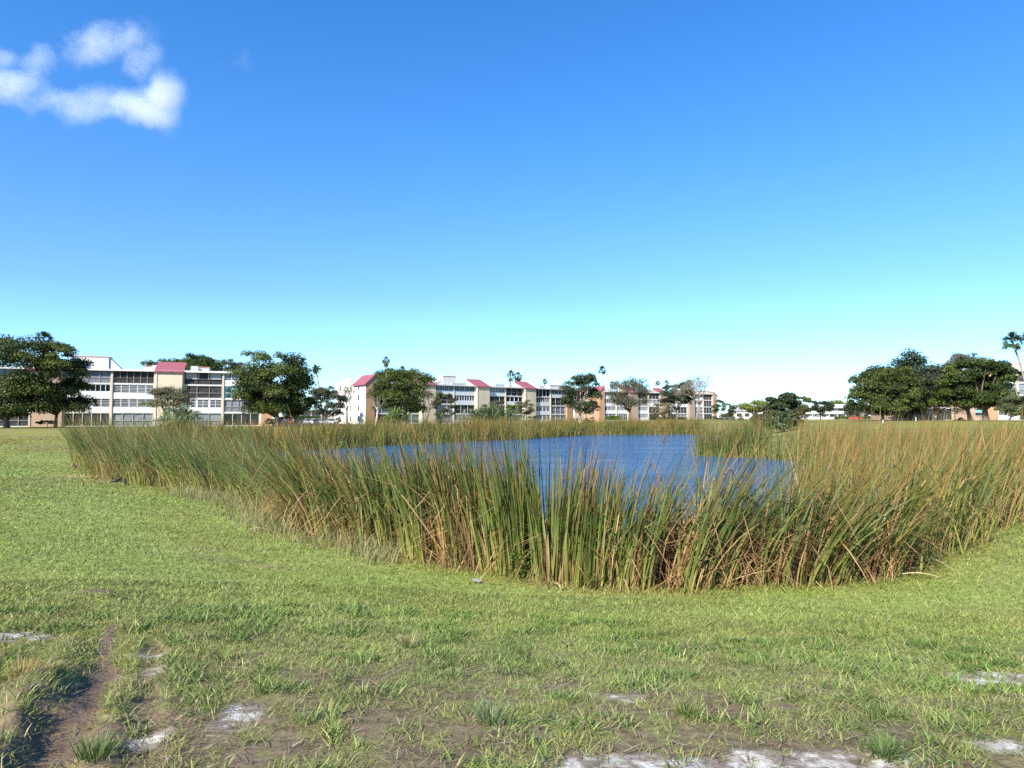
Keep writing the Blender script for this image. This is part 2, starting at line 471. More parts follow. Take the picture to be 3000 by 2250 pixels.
# ------------------------------------------------------------------ turf blades
def make_grass():
    N = 1060000
    u = rng.uniform(0, 1, N)
    r0, r1 = 1.9, 85.0
    r = (r0 ** .4 + u * (r1 ** .4 - r0 ** .4)) ** 2.5
    r = np.where(np.arange(N) < 260000, 2.2 + 7.5 * rng.uniform(0, 1, N) ** .75, r)
    a = rng.uniform(-R(46), R(46), N)
    x, y = r * np.sin(a), r * np.cos(a)
    d = pond_d(x, y)
    soil, sand, straw, _ = ground_masks(x, y)
    clump = fbm(x * 5, y * 5, 51)
    wear = smooth(7.5, 3.8, r)
    prob = (1 - soil * .93) * (1 - sand * .93) * np.clip(1 - wear * .55 + wear * 1.0 * (clump - .5) * 3, .06, 1)
    keep = (d > -.1) & (rng.uniform(0, 1, N) < prob * smooth(84, 40, r))
    x, y, r, d, clump, straw, soil, wear = [v[keep] for v in (x, y, r, d, clump, straw, soil, wear)]
    n = len(x)
    z = T(x, y, True) - .004
    tall = fbm(x * 1.3, y * 1.3, 61)
    h = rng.uniform(.030, .080, n) * (.55 + .8 * clump) * (.75 + .5 * tall) * (1 + .25 * smooth(8, 20, r))
    tuft = (fbm(x * 3.4, y * 3.4, 71) > .57) & (r < 8)
    h = np.where(tuft, h * 1.55, h)
    edge = smooth(.9, .0, d)
    h = h * (1 + 1.6 * edge * rng.uniform(.3, 1, n))
    wd = rng.uniform(.0035, .0075, n) * np.maximum(1, r / 5.0) ** .95
    wd = np.where(tuft, wd * 1.5, wd)
    base = turf_col(x, y, d)
    dry = np.clip(straw * 1.0 + wear * .25 * rng.uniform(0, 1, n) + (rng.uniform(0, 1, n) < .10) * .8 + edge * .15 * rng.uniform(0, 1, n), 0, 1)
    bright = (rng.uniform(.5, 1.5, n) * (.72 + .56 * fbm(x * 2.2, y * 2.2, 91)))[:, None]
    yel = (rng.uniform(0, 1, n) < .12) * .6
    c = mixc(base, (.20, .24, .045), yel)
    c = np.where(tuft[:, None], mixc(c, (.10, .20, .035), np.full(n, .55)), c)
    c = mixc(c, (.40, .32, .16), dry) * bright
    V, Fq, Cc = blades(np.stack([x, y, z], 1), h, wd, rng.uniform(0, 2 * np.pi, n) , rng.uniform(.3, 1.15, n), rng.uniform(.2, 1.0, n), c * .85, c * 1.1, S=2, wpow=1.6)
    # dead thatch lying between the tufts
    N = 90000
    r = 2 + 7 * rng.uniform(0, 1, N) ** .8; a = rng.uniform(-R(46), R(46), N); x, y = r * np.sin(a), r * np.cos(a)
    soil, sand, straw, _ = ground_masks(x, y)
    k = rng.uniform(0, 1, N) < np.clip(.25 + .9 * (fbm(x * 3, y * 3, 52) - .35), .05, 1) * smooth(9, 5, r) * (1 - .8 * sand) * (1 - .6 * soil)
    x, y, r = x[k], y[k], r[k]; n = len(x)
    c = mixc(mixc(np.array((.36, .28, .16)), (.20, .13, .07), rng.uniform(0, 1, n)), (.46, .40, .26), (rng.uniform(0, 1, n) < .2) * .9)
    V2, F2, C2 = blades(np.stack([x, y, T(x, y, True) + rng.uniform(.002, .02, n)], 1), rng.uniform(.04, .13, n), rng.uniform(.003, .007, n) * np.maximum(1, r / 5), rng.uniform(0, 6.28, n), rng.uniform(1.2, 1.55, n), rng.uniform(0, .25, n), c, c * 1.1, S=2, wpow=2)
    F2 = F2 + len(V); V = np.concatenate([V, V2]); Fq = np.concatenate([Fq, F2]); Cc = np.concatenate([Cc, C2])
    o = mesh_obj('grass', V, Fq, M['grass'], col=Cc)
    tag(o, 'short mown green turf with worn patches running down to the reeds', 'grass', kind='stuff')
make_grass()

def make_dry_grass():
    N = 26000
    x = rng.uniform(-11, -2, N); y = rng.uniform(11.5, 26, N)
    d = pond_d(x, y)
    k = (d > -.4) & (d < 1.5) & (rng.uniform(0, 1, N) < smooth(1.6, .2, d) * (.25 + smooth(.4, .6, fbm(x * .9, y * .9, 5))))
    x, y, d = x[k], y[k], d[k]; n = len(x)
    c = mixc(np.array((.42, .36, .18)), (.20, .21, .07), rng.uniform(0, 1, n)) * rng.uniform(.8, 1.2, n)[:, None]
    V, Fq, Cc = blades(np.stack([x, y, T(x, y)], 1), rng.uniform(.2, .5, n), rng.uniform(.010, .017, n), rng.uniform(0, 6.28, n), rng.uniform(0, .5, n), rng.uniform(.2, 1.2, n), c * .8, c * 1.1, S=3, wpow=1.6)
    tag(mesh_obj('dry_grass', V, Fq, M['grass'], col=Cc), 'tall pale dry grass on the bank below the leaning reeds', 'dry grass', kind='stuff')
make_dry_grass()

# ------------------------------------------------------------------ reeds
RG = np.array((.110, .155, .030)); RY = np.array((.27, .31, .055)); RD = np.array((.48, .335, .15)); RB = np.array((.31, .135, .036)); RDG = np.array((.066, .098, .026))
def reed_bed(name, label, x, y, h, lean, dead, tipbrown, wscale=1.0, S=6, spread=.10, fold=.35, hb=None):
    n = len(x)
    patch = smooth(.35, .65, fbm(x * .55, y * .55, 77)) * .5 + smooth(.35, .65, fbm(x * 2.2, y * 2.2, 78)) * .5
    z = np.minimum(T(x, y), WATER + .02) * 0 + T(x, y)
    z = np.maximum(z, -1.9)
    isdead = rng.uniform(0, 1, n) < dead * (.45 + 1.1 * patch)
    if hb is not None:
        own = (hb * 17.31) % 1 < dead * (.5 + 1.0 * patch)
        isdead = np.where(rng.uniform(0, 1, n) < .72, own, isdead)
    tb = rng.uniform(0, 1, n) < tipbrown * (.4 + 1.2 * patch)
    c0 = mixc(RY, RD, rng.uniform(0, .45, n))
    cl_ = rng.uniform(0, 1, n) if hb is None else np.clip((hb * 31.7) % 1 + rng.normal(0, .15, n), 0, 1)
    g = mixc(RG, RDG, cl_); g = mixc(g, RY, rng.uniform(0, .45, n) * (1 - cl_))
    c1 = g
    c2 = np.where(tb[:, None], mixc(g * .6, RB * 1.15, rng.uniform(.5, 1, n)), g * rng.uniform(.7, 1.1, n)[:, None])
    dc = mixc(RD, RB, np.clip(cl_ * .75 + rng.normal(0, .15, n), 0, 1)) * rng.uniform(.45, 1.2, n)[:, None]
    c0 = np.where(isdead[:, None], dc * .8, c0); c1 = np.where(isdead[:, None], dc, c1); c2 = np.where(isdead[:, None], dc * 1.1, c2)
    az = np.where(lean >= 0, rng.normal(.15, .8, n), rng.normal(math.pi - .15, .8, n))
    al = np.abs(lean)
    phi0 = np.abs(rng.normal(.03, spread, n)) + al * .25
    phi1 = al * rng.uniform(.5, 1.3, n) + np.abs(rng.normal(0, .12, n))
    if name in ('right_bank_reeds', 'far_bank_reeds'):
        gm = (rng.uniform(0, 1, n) < .30 * (.3 + 1.4 * patch))[:, None]; c1 = np.where(gm, mixc(c1, GOLD, np.full(n, .45)), c1); c2 = np.where(gm, mixc(c2, RB * 1.3, np.full(n, .6)), c2)
    flop = isdead & (rng.uniform(0, 1, n) < .10)
    phi0 = np.where(flop, rng.uniform(.4, 1.2, n), phi0)
    kink = (isdead & (rng.uniform(0, 1, n) < fold * 1.6)) | (rng.uniform(0, 1, n) < fold * .3)
    kt = rng.uniform(.45, .85, n); ka = np.where(kink, rng.uniform(.6, 2.0, n), 0)
    wd = rng.uniform(.014, .030, n) * wscale * np.where(isdead, .7, 1)
    V, Fq, Cc = blades(np.stack([x, y, z - .03], 1), h * 1.27 * np.where(isdead, rng.uniform(.55, .95, n), 1), wd, az, phi0, phi1, c0, c2, S=S, kt=kt, ka=ka, colM=c1)
    return tag(mesh_obj(name, V, Fq, M['reed'], col=Cc), label, 'reeds', kind='stuff')

GOLD = np.array((.42, .30, .07))
def scatter(N, box, f, spread=.13, per=9):
    """clumped points: N clump centres with per stems each, kept where f(x, y, d, u) says so"""
    cx = rng.uniform(box[0], box[1], N); cy = rng.uniform(box[2], box[3], N)
    d = pond_d(cx, cy)
    k = f(cx, cy, d, rng.uniform(0, 1, N))
    cx, cy = cx[k], cy[k]
    x = np.repeat(cx, per) + rng.normal(0, spread, len(cx) * per); y = np.repeat(cy, per) + rng.normal(0, spread, len(cx) * per)
    hh = np.repeat(rng.uniform(.78, 1.08, len(cx)), per); hb = np.repeat(rng.uniform(0, 1, len(cx)), per)
    return x, y, hh, hb

def near_h(x):
    return np.interp(x, [-22, -12, -8, -5, -3, -1.5, -.6, .3, 1.2, 2.0, 3.0, 4.0, 5.5, 8, 13], [2.75, 2.55, 2.4, 2.12, 1.78, 1.85, 2.02, 1.85, 1.7, 1.68, 1.95, 1.75, 1.75, 1.85, 2.0])

# near bank, centre
def f_near(x, y, d, u):
    th_ = np.interp(x, [-5, -2, 0, 1.5, 3, 5, 7], [3.8, 2.6, 2.1, 1.9, 1.8, 2.4, 3.5])
    dens = np.interp(x, [-5, -2, 0, 2, 4, 6], [.95, .95, 1, .95, .85, .9])
    return (d < .12) & (d > -th_) & (u < dens) & (x > -5.2) & (x < 6.5) & (y < 25)
x, y, hh, hb = scatter(5600, (-5.5, 7, 8.5, 22), f_near, spread=.07, per=12)
lean = np.interp(x, [-5, -2, 0, 1.2, 2.2, 3.2, 6], [-.65, -.30, -.10, .10, .48, .62, .6]) * (.5 + hb)
reed_bed('near_reeds', 'tall green and straw coloured reeds on the near bank facing the lawn', x, y, near_h(x) * hh * (1.16 - .58 * rng.uniform(0, 1, len(x)) ** 1.1), lean, .45, .50, fold=.7, hb=hb, wscale=1.38, spread=.07)
x, y, hh, hb = scatter(3600, (-12, 7, 8.5, 22), lambda x, y, d, u: (d < .2) & (d > -2.6) & (x > -12) & (u < .6), spread=.2, per=8)
reed_bed('reed_litter', 'dry brown litter of broken stems at the foot of the near reeds', x, y, rng.uniform(.2, .85, len(x)), (hb - .5) * 1.6, 1.6, .5, wscale=.9, spread=.5, fold=.5)
# left bank
def f_left(x, y, d, u):
    return (d < .15) & (d > -7) & (x < -4.8) & (y < 50) & (u < .85)
x, y, hh, hb = scatter(6200, (-26, -4.8, 13, 50), f_left, spread=.16)
reed_bed('left_bank_reeds', 'wind bent reeds along the left bank leaning left over dry grass', x, y, near_h(x) * hh * rng.uniform(.6, 1.05, len(x)), -(.45 + .6 * hb) * np.interp(x, [-24, -16, -10], [.45, .8, 1]), .36, .42, wscale=1.15, fold=.3, hb=hb)
# right bank
def f_right(x, y, d, u):
    edge = x - (.418 * y + .15 + .5 * np.sin(y * .9))
    near = (d > -2.6) & (x > 6)
    return (d < .15) & (x > 5.5) & (y < 46) & ((edge > 0) | near) & (u < np.where(y > 22, .75, .95))
x, y, hh, hb = scatter(8500, (5.5, 33, 9, 46), f_right, spread=.17)
hr = np.interp(y, [9, 14, 20, 28, 45], [1.75, 2.2, 2.5, 2.7, 2.75])
reed_bed('right_bank_reeds', 'rusty gold and green reeds filling the right side of the pond', x, y, hr * hh * rng.uniform(.6, 1.05, len(x)), (.15 + .45 * hb) * np.interp(y, [9, 16, 30], [1.5, .9, .35]), .31, .62, wscale=1.2, fold=.5, hb=hb)
# far bank
def f_far(x, y, d, u):
    return (d < .2) & (d > -3.6) & (y > 46) & (x < .28 * y) & (u < .9) & ~((x > 10) & (y < 100))
x, y, hh, hb = scatter(42000, (-27, 38, 46, 124), f_far, spread=.3, per=8)
h_ = np.interp(y, [46, 66, 90, 120], [2.15, 2.3, 2.4, 2.5]) * (.85 + .3 * fbm(x * .2, y * .2, 8))
reed_bed('far_bank_reeds', 'band of green and gold reeds along the far waterline below the buildings', x, y, h_ * hh, (hb - .6) * .5, .40, .45, wscale=2.0, S=4, hb=hb)
# promontory
def f_prom(x, y, d, u):
    return ((((x - 16.2) / 2.5) ** 2 + ((y - 50.5) / 3.0) ** 2) < 1) & (u < .9)
x, y, hh, hb = scatter(700, (12, 20, 46, 55), f_prom, spread=.2, per=9)
reed_bed('point_reeds', 'upright reed clump standing out into the water before the green lawn', x, y, 2.9 * hh * rng.uniform(.7, 1.05, len(x)), (hb - .5) * .3, .34, .5, wscale=1.5, hb=hb)

# cattail seed heads that stand clear of the reeds: pixel of the head, depth, head length, lean
SPIKES = [(1350, 1320, 12.3, .26, .10, 'thick orange brown cattail head left of the pond centre'),
          (1480, 1345, 12.2, .24, -.08, 'dark brown cattail head against the blue water at mid pond'),
          (1946, 1282, 11.6, .20, .22, 'tall thin rusty cattail spike rising highest over open water'),
          (1535, 1370, 12.0, .22, .03, 'brown cattail head above the straw reeds beside dark spikes'),
          (1690, 1410, 11.3, .20, -.12, 'short brown cattail head low among green blades'),
          (1777, 1385, 11.5, .22, .20, 'slim brown cattail head tilted right over rippled water'),
          (1238, 1360, 13.0, .24, -.06, 'orange cattail head at the left end of the open water'),
          (1072, 1360, 15.0, .24, .02, 'upright brown cattail head before the leaning left reeds'),
          (2125, 1345, 11.5, .18, .45, 'rust red cattail head bowed far right by the reed point')]
for px, py, D, hl, ln, lab in SPIKES:
    hx, hy, hz = at(px, py, D)
    bz = T1(hx, hy)
    bx = hx - math.tan(ln) * (hz - bz) * .5
    g = empty('cattail', (bx, hy, bz), 0, lab, 'cattail', 'cattail heads over the pond')
    top = Vector((hx - bx, 0, hz - bz)); dr = Vector((math.sin(ln), 0, math.cos(ln)))
    MB().tube([(0, 0, 0), (top.x * .35, 0, top.z * .5), tuple(top - dr * hl * .5)], [.006, .005, .004], 5).build('stalk', M['stalk'], g)
    MB().tube([tuple(top - dr * hl * .5), tuple(top - dr * hl * .42), tuple(top + dr * hl * .40), tuple(top + dr * hl * .5), tuple(top + dr * hl * .85)], [.006, .013, .012, .004, .002], 7).build('seed_head', M['brownspike'], g, sm=True)

# broken straws lying out over the lawn: foot and tip pixels
STRAWS = [((2560, 1640), (2825, 1697), 'longest pale reed stalk arching out onto the lawn'), ((2640, 1694), (2752, 1700), 'straight pale stalk lying flat on grass right of the reeds'),
          ((2290, 1600), (2432, 1705), 'bent tan stalk hanging in front of the reed foot'), ((2180, 1640), (2300, 1740), 'curved tan stalk drooping to the turf at the reed gap'),
          ((1190, 1640), (1275, 1592), 'pale stalk poking left from the reed foot'), ((730, 1558), (795, 1552), 'lone pale stalk lying on the dry bank'),
          ((1625, 1722), (1645, 1738), 'short pale stub on the turf below the reeds'), ((1570, 1692), (1640, 1622), 'straw coloured stalk propped across the reed stems')]
for (p0, p1, lab) in STRAWS:
    a = gpt(*p0); b_ = gpt(p1[0], max(p1[1], 1560) if p1[1] < 1600 else p1[1])
    za, zb = T1(*a), T1(*b_)
    lift = .28 if p1[1] - p0[1] > 40 else .05
    pts = [Vector((a[0] + (b_[0] - a[0]) * s, a[1] + (b_[1] - a[1]) * s, za + (zb - za) * s + .05 + lift * math.sin(math.pi * min(1, s * .9 + .1)))) for s in (0, .2, .4, .6, .8, 1)]
    o0 = pts[0].copy()
    o = MB().tube([p - o0 for p in pts], [.008, .008, .008, .007, .006, .004], 5).build('reed_stalk', M['straw'])
    o.location = o0
    tag(o, lab, 'reed stalk', 'fallen reed stalks')

# leafy weeds at the foot of the reeds and tufts in the turf
def weed(px, py, hgt, n, lab, cols, cat='weed', grp='weeds at the reed foot', leafy=True):
    x0, y0 = gpt(px, py + (14 if leafy else 0)); z0 = T1(x0, y0)
    if leafy:
        Vs, Fs, Cs = [], [], []
        for i in range(n):
            a = random.uniform(0, 6.28); rr_ = random.uniform(0, hgt * .7); zz = random.uniform(.1, 1) * hgt
            c0 = Vector((math.cos(a) * rr_, math.sin(a) * rr_, zz)); s = random.uniform(.014, .030)
            u_ = Vector((random.gauss(0, 1), random.gauss(0, 1), random.gauss(0, .4))).normalized(); v_ = u_.cross(Vector((random.gauss(0, .4), random.gauss(0, .4), 1))).normalized()
            b0 = len(Vs); Vs += [c0 - u_ * s, c0 + v_ * s * .5, c0 + u_ * s, c0 - v_ * s * .5]; Fs.append((b0, b0 + 1, b0 + 2, b0 + 3))
            k = random.uniform(.7, 1.3); Cs += [tuple(np.array(cols) * k)] * 4
        V, Fq, Cc = np.array([tuple(v) for v in Vs]), np.array(Fs), np.array(Cs)
    else:
        P = np.stack([rng.normal(0, hgt * .22, n), rng.normal(0, hgt * .22, n), np.zeros(n)], 1)
        c = np.array(cols)[None] * rng.uniform(.7, 1.3, n)[:, None]
        V, Fq, Cc = blades(P, rng.uniform(.5, 1, n) * hgt, rng.uniform(.004, .009, n), np.arctan2(P[:, 1], P[:, 0]), rng.uniform(.1, .6, n), rng.uniform(.1, .9, n), c * .8, c * 1.1, S=3, wpow=1.6)
    o = mesh_obj('weed' if leafy else 'grass_tuft', V, Fq, M['leaf'] if leafy else M['grass'], col=Cc)
    o.location = (x0, y0, z0)
    tag(o, lab, cat, grp)
weed(1400, 1655, .34, 240, 'small leafy green weed left at the reed foot by orange stems', (.11, .17, .035))
weed(1525, 1682, .42, 420, 'bushiest bright leafy weed at the foot of the near reeds', (.12, .19, .035))
weed(1730, 1712, .26, 160, 'low leafy weed below the straw coloured reed stems', (.10, .16, .035))
weed(1860, 1702, .34, 260, 'leafy weed climbing into green reeds at mid bank', (.11, .18, .035))
weed(2230, 1692, .30, 220, 'leafy weed at the gap right of the bent reeds', (.10, .17, .035))
weed(60, 2010, .22, 260, 'golden dry grass tuft beside the dark rut', (.36, .25, .08), 'grass tuft', 'tufts in the worn turf', False)
weed(1440, 2110, .18, 90, 'pale blue green broad tuft in bare soil at front centre', (.17, .22, .10), 'grass tuft', 'tufts in the worn turf', False)
weed(280, 2225, .16, 110, 'bright green tuft beside the rut at the bottom edge', (.13, .19, .05), 'grass tuft', 'tufts in the worn turf', False)
weed(2010, 2095, .15, 120, 'yellow green tuft between the two brown soil patches', (.20, .23, .06), 'grass tuft', 'tufts in the worn turf', False)
weed(2590, 2215, .16, 120, 'dark green tuft beside the white sand at lower right', (.12, .18, .05), 'grass tuft', 'tufts in the worn turf', False)
weed(1200, 1895, .17, 90, 'straw coloured wispy tuft standing in mid lawn', (.34, .28, .13), 'grass tuft', 'tufts in the worn turf', False)

# litter on the turf
x0, y0 = gpt(1397, 1709); z0 = T1(x0, y0)
import bmesh
def crumple(name, m, sx, sy, sz, seed, parent=None):
    bm = bmesh.new(); bmesh.ops.create_icosphere(bm, subdivisions=3, radius=1)
    r_ = random.Random(seed)
    for v in bm.verts:
        k = 1 + r_.uniform(-.18, .18); v.co = Vector((v.co.x * sx * k, v.co.y * sy * k, v.co.z * sz * k))
    me = bpy.data.meshes.new(name); bm.to_mesh(me); bm.free(); me.materials.append(m)
    o = bpy.data.objects.new(name, me); C.objects.link(o)
    if parent: o.parent = parent
    return o
o = crumple('wrapper', M['foil'], .07, .042, .026, 3); o.location = (x0, y0, z0 + .045); o.rotation_euler = (.1, .2, -.3)
tag(o, 'crumpled pale grey wrapper lying on the turf', 'litter')
x1, y1 = gpt(1428, 1713); z1 = T1(x1, y1)
V, Fq, Cc = blades(np.array([[0, 0, .05], [.02, .01, .055], [.03, -.02, .05]]), np.array([.24, .2, .16]), np.array([.035, .03, .025]), np.array([-.15, -.3, .05]), np.array([1.45, 1.5, 1.4]), np.array([.1, .05, .1]), np.array([(.45, .16, .04)] * 3), np.array([(.55, .36, .14)] * 3), S=5, faz=np.array([1.4, 1.3, 1.6]))
o = mesh_obj('dead_leaf', V, Fq, M['leaf'], col=Cc); o.location = (x1 - .03, y1, z1 + .01)
tag(o, 'long orange dead palm leaf lying beside the grey wrapper', 'dead leaf')

def bird(px, py, D_s, rz, lab):
    x0, y0 = gpt(px, py); z0 = T1(x0, y0)
    g = empty('bird', (x0, y0, z0), rz, lab, 'bird', 'dark birds at the reed edge')
    MB().tube([(-.22, 0, .13), (-.12, 0, .15), (-.07, 0, .155), (0, 0, .17), (.06, 0, .20), (.09, 0, .235), (.12, 0, .265), (.15, 0, .26), (.185, 0, .25)], [.02, .022, .045, .062, .05, .034, .034, .02, .004], 8).build('body', M['bird'], g, sm=True)
    MB().tube([(0, .02, .13), (.01, .02, 0)], [.006, .005], 4).build('leg', M['bird'], g)
    MB().tube([(0, -.02, .13), (.01, -.02, 0)], [.006, .005], 4).build('leg', M['bird'], g)
bird(219, 1376, 1, 2.6, 'dark bird standing alone on the pale bare patch at left')
bird(342, 1422, 1, .7, 'dark bird on green turf, left of a pair by the reeds')
bird(367, 1428, 1, 2.2, 'dark bird on green turf, right of a pair by the reeds')

# ------------------------------------------------------------------ buildings
FLOOR_H = 2.75
H4 = 11.0
class Building:
    """walk-up block: local x runs along the facade, y into the building, z up"""
    def __init__(s, name, label, A, B, z, depth, px0, px1, cat='building'):
        s.A = Vector(A); s.dir = (Vector(B) - s.A).normalized()
        s.root = empty(name, (s.A.x, s.A.y, z), math.atan2(s.dir.y, s.dir.x), label, cat)
        s.depth = depth
        s.u0, s.u1 = s.u(px0), s.u(px1)
    def u(s, px):
        k = (px - 1500) / F / 1.001
        # A.x + t dx = k (A.y + t dy)
        return (k * s.A.y - s.A.x) / (s.dir.x - k * s.dir.y)
    def body(s, m=None, H=H4):
        MB().box(s.u0, s.u1, .45, s.depth, -.6, H - .25).build('wall', m or M['cream'], s.root)
        e = MB()
        e.box(s.u0 - .15, s.u1 + .15, -.55, s.depth + .3, H - .25, H)
        e.build('flat_roof', M['roofgrey'], s.root)
        f = MB()
        f.box(s.u0 - .17, s.u1 + .17, -.60, -.552, H - .30, H + .06)
        f.build('fascia', M['offwhite'], s.root)
        for i in range(0, 4):
            z = i * FLOOR_H
            MB().box(s.u0 + .02, s.u1 - .02, -.02, .449, z - .16, z + .10).build('floor_slab', M['offwhite'], s.root)
    def column(s, px, w=.34):
        u = s.u(px)
        MB().box(u - w / 2, u + w / 2, -.16, .448, -.5, H4 - .252).build('column', M['cream'], s.root)
    def cell(s, pa, pb, fl, kind, n=4, m=.12):
        u0, u1 = s.u(pa) + m, s.u(pb) - m
        z0, z1 = fl * FLOOR_H + .103, (fl + 1) * FLOOR_H - .165
        f = MB()
        W = u1 - u0; Hh = z1 - z0
        zs = z0
        lower = {'jal': .36, 'win': .38, 'dark8': .44, 'jalpair': .34}.get(kind, 0)
        name = 'screened_balcony' if kind in ('screen', 'rail', 'blinds', 'grey', 'greyrail') else 'window'
        fm = {'screen': M['alu'], 'rail': M['alu'], 'greyrail': M['alu'], 'grey': M['acgrey'], 'blinds': M['bronze'], 'darkpane': M['bronze']}.get(kind, M['white'])
        zl = z0 + Hh * lower
        fw = .09 if fm is M['white'] else .065
        # surround
        f.box(u0, u1, .05, .20, z1 - .10, z1); f.box(u0, u1, .05, .20, zl, zl + .08)
        f.box(u0, u0 + fw, .05, .20, zl + .08, z1 - .10); f.box(u1 - fw, u1, .05, .20, zl + .08, z1 - .10)
        for i in range(1, n):
            x = u0 + W * i / n
            ww = fw if kind not in ('jal', 'win', 'jalpair') else .13
            if kind == 'jalpair' and i % 2 == 1: ww = .09
            if kind == 'jalpair' and i % 2 == 0: ww = .36
            if kind == 'win' and i % 2 == 1: ww = .05
            f.box(x - ww / 2, x + ww / 2, .055, .195, zl + .08, z1 - .10)
        if kind in ('jal', 'jalpair'):
            k = 5
            for j in range(1, k):
                z = zl + .08 + (z1 - .1 - zl - .08) * j / k
                f.box(u0 + fw, u1 - fw, .10, .17, z - .035, z + .035)
        if kind in ('rail', 'greyrail', 'blinds', 'screen', 'grey'):
            z = z0 + Hh * .42
            f.box(u0 + fw, u1 - fw, .06, .19, z - .03, z + .03)
        if kind == 'curtain':
            z = z0 + Hh * .45
            f.box(u0 + fw, u1 - fw, .06, .19, z - .05, z + .05)
        o = f.build(name, fm, s.root)
        pm = {'grey': M['grey'], 'screen': M['screen'], 'rail': M['screen'], 'greyrail': M['grey'], 'blinds': M['screen']}.get(kind, M['glass'])
        MB().box(u0 + .01, u1 - .01, .24, .27, zl + .01, z1 - .01).build('pane', pm, o)
        if lower:
            MB().box(u0, u1, .0, .2, z0, zl - .003).build('panel', M['white'], o)
        if kind in ('rail', 'greyrail'):
            r_ = MB(); k = max(6, int(W / .22)); zt = z0 + Hh * .42
            for i in range(k + 1):
                x = u0 + W * i / k
                r_.box(x - .018, x + .018, .02, .045, z0 + .05, zt)
            r_.box(u0, u1, .015, .05, zt, zt + .05)
            r_.build('railing', M['bronze'] if kind == 'rail' else M['alu'], o)
        if kind == 'blinds':
            r_ = MB(); k = int(W / .2)
            for i in range(k):
                if i % (k // 3) == 0 or (k // 3 + 1 < i < 2 * k // 3 - 1): continue
                x = u0 + W * i / k
                r_.box(x + .02, x + .17, .225, .236, z0 + Hh * .43, z1 - .1)
            r_.build('blind', M['blind'], o)
        if kind == 'curtain':
            r_ = MB()
            for i in range(n):
                x = u0 + W * i / n
                for za, zb in ((z0 + .1, z0 + Hh * .43), (z0 + Hh * .47, z1 - .1)):
                    w1 = W / n
                    r_.prism([(x + .05, zb), (x + w1 * .48, zb), (x + w1 * .26, (za + zb) / 2), (x + w1 * .30, za), (x + .05, za)], .225, .236, 'y')
                    r_.prism([(x + w1 - .05, zb), (x + w1 * .56, zb), (x + w1 * .8, (za + zb) / 2), (x + w1 * .72, za), (x + w1 - .05, za)], .225, .236, 'y')
            r_.build('curtain', M['teal'], o)
        return o
    def tower(s, pa, pb, m=None, front=-.75, rise=2.0, back=4.2, eave=H4 - .15):
        """stair tower with a red tiled roof that slopes to the front"""
        u0, u1 = s.u(pa), s.u(pb)
        tw = MB().prism([(front, -.6), (front, eave - .25), (front + .02, eave - .1), (back, eave + rise - .2), (back, -.6)], u0, u1).build('stair_tower', m or M['cream'], s.root)
        th_ = .24
        MB().prism([(front - .35, eave - .28), (front - .35, eave - .02), (back + .1, eave + rise + .16), (back + .1, eave + rise - .10)], u0 - .25, u1 + .25).build('roof', M['tile'], tw)
        MB().tube([(u0 + .15, front - .09, eave - .4), (u0 + .15, front - .09, 0)], [.05, .05], 6).build('downpipe', M['offwhite'], tw)
        return tw
    def end_tower(s, pa, pb, y0, y1, side, m=None, lo=H4 - .3, hi=H4 + 1.9, mside=None, roof=True):
        """stair tower at an end wall, roof sloping down to that end (side -1 left, +1 right)"""
        u0, u1 = s.u(pa), s.u(pb)
        zl, zr = (lo, hi) if side < 0 else (hi, lo)
        tw = MB().prism([(u0, -.6), (u0, zl - .25), (u1, zr - .25), (u1, -.6)], y0, y1, 'y').build('end_tower', m or M['orange'], s.root)
        ov = .5
        sl_ = (zr - zl) / (u1 - u0)
        a, b_ = (u0 - (ov if side < 0 else .1)), (u1 + (ov if side > 0 else .1))
        if roof:
            MB().prism([(a, zl - .24 + (a - u0) * sl_), (a, zl + .02 + (a - u0) * sl_), (b_, zr + .02 + (b_ - u1) * sl_), (b_, zr - .24 + (b_ - u1) * sl_)], y0 - .25, y1 + .2, 'y').build('roof', M['tile'], tw)
        return tw
    def penthouse(s, pa, pb, y0, y1, zt, slope=1, m=None):
        """white raised stair head with a red cap"""
        u0, u1 = s.u(pa), s.u(pb)
        tw = MB().prism([(u0, H4 + .003), (u0, zt), (u1, zt), (u1, H4 + .003)], y0, y1, 'y').build('stair_head', m or M['offwhite'], s.root)
        MB().box(u0 - .1, u1 + .1, y0 - .1, y1 + .1, zt, zt + .16).build('cap', M['trim'], tw)
        if slope:
            w_ = 2.6
            if slope > 0: pr = [(u1 + .11, H4 + .003), (u1 + .11, zt - .1), (u1 + w_, H4 + .003)]
            else: pr = [(u0 - .11, H4 + .003), (u0 - .11, zt - .1), (u0 - w_, H4 + .003)]
            MB().prism(pr, y0 + .3, y1, 'y').build('buttress', m or M['offwhite'], tw)
        return tw
    def ac(s, px, y, w=1.1, h=.9, n=1):
        u = s.u(px)
        for i in range(n):
            b_ = MB().box(u + i * (w + .25), u + i * (w + .25) + w, y, y + w * .8, H4 + .12, H4 + .12 + h)
            b_.box(u + i * (w + .25) + .1, u + i * (w + .25) + w - .1, y + .1, y + w * .7, H4 + .003, H4 + .12)
            b_.box(u + i * (w + .25) + .2, u + i * (w + .25) + w - .2, y + .2, y + w * .6, H4 + .12 + h, H4 + .2 + h)
            b_.build('air_conditioner', M['acgrey'], s.root)
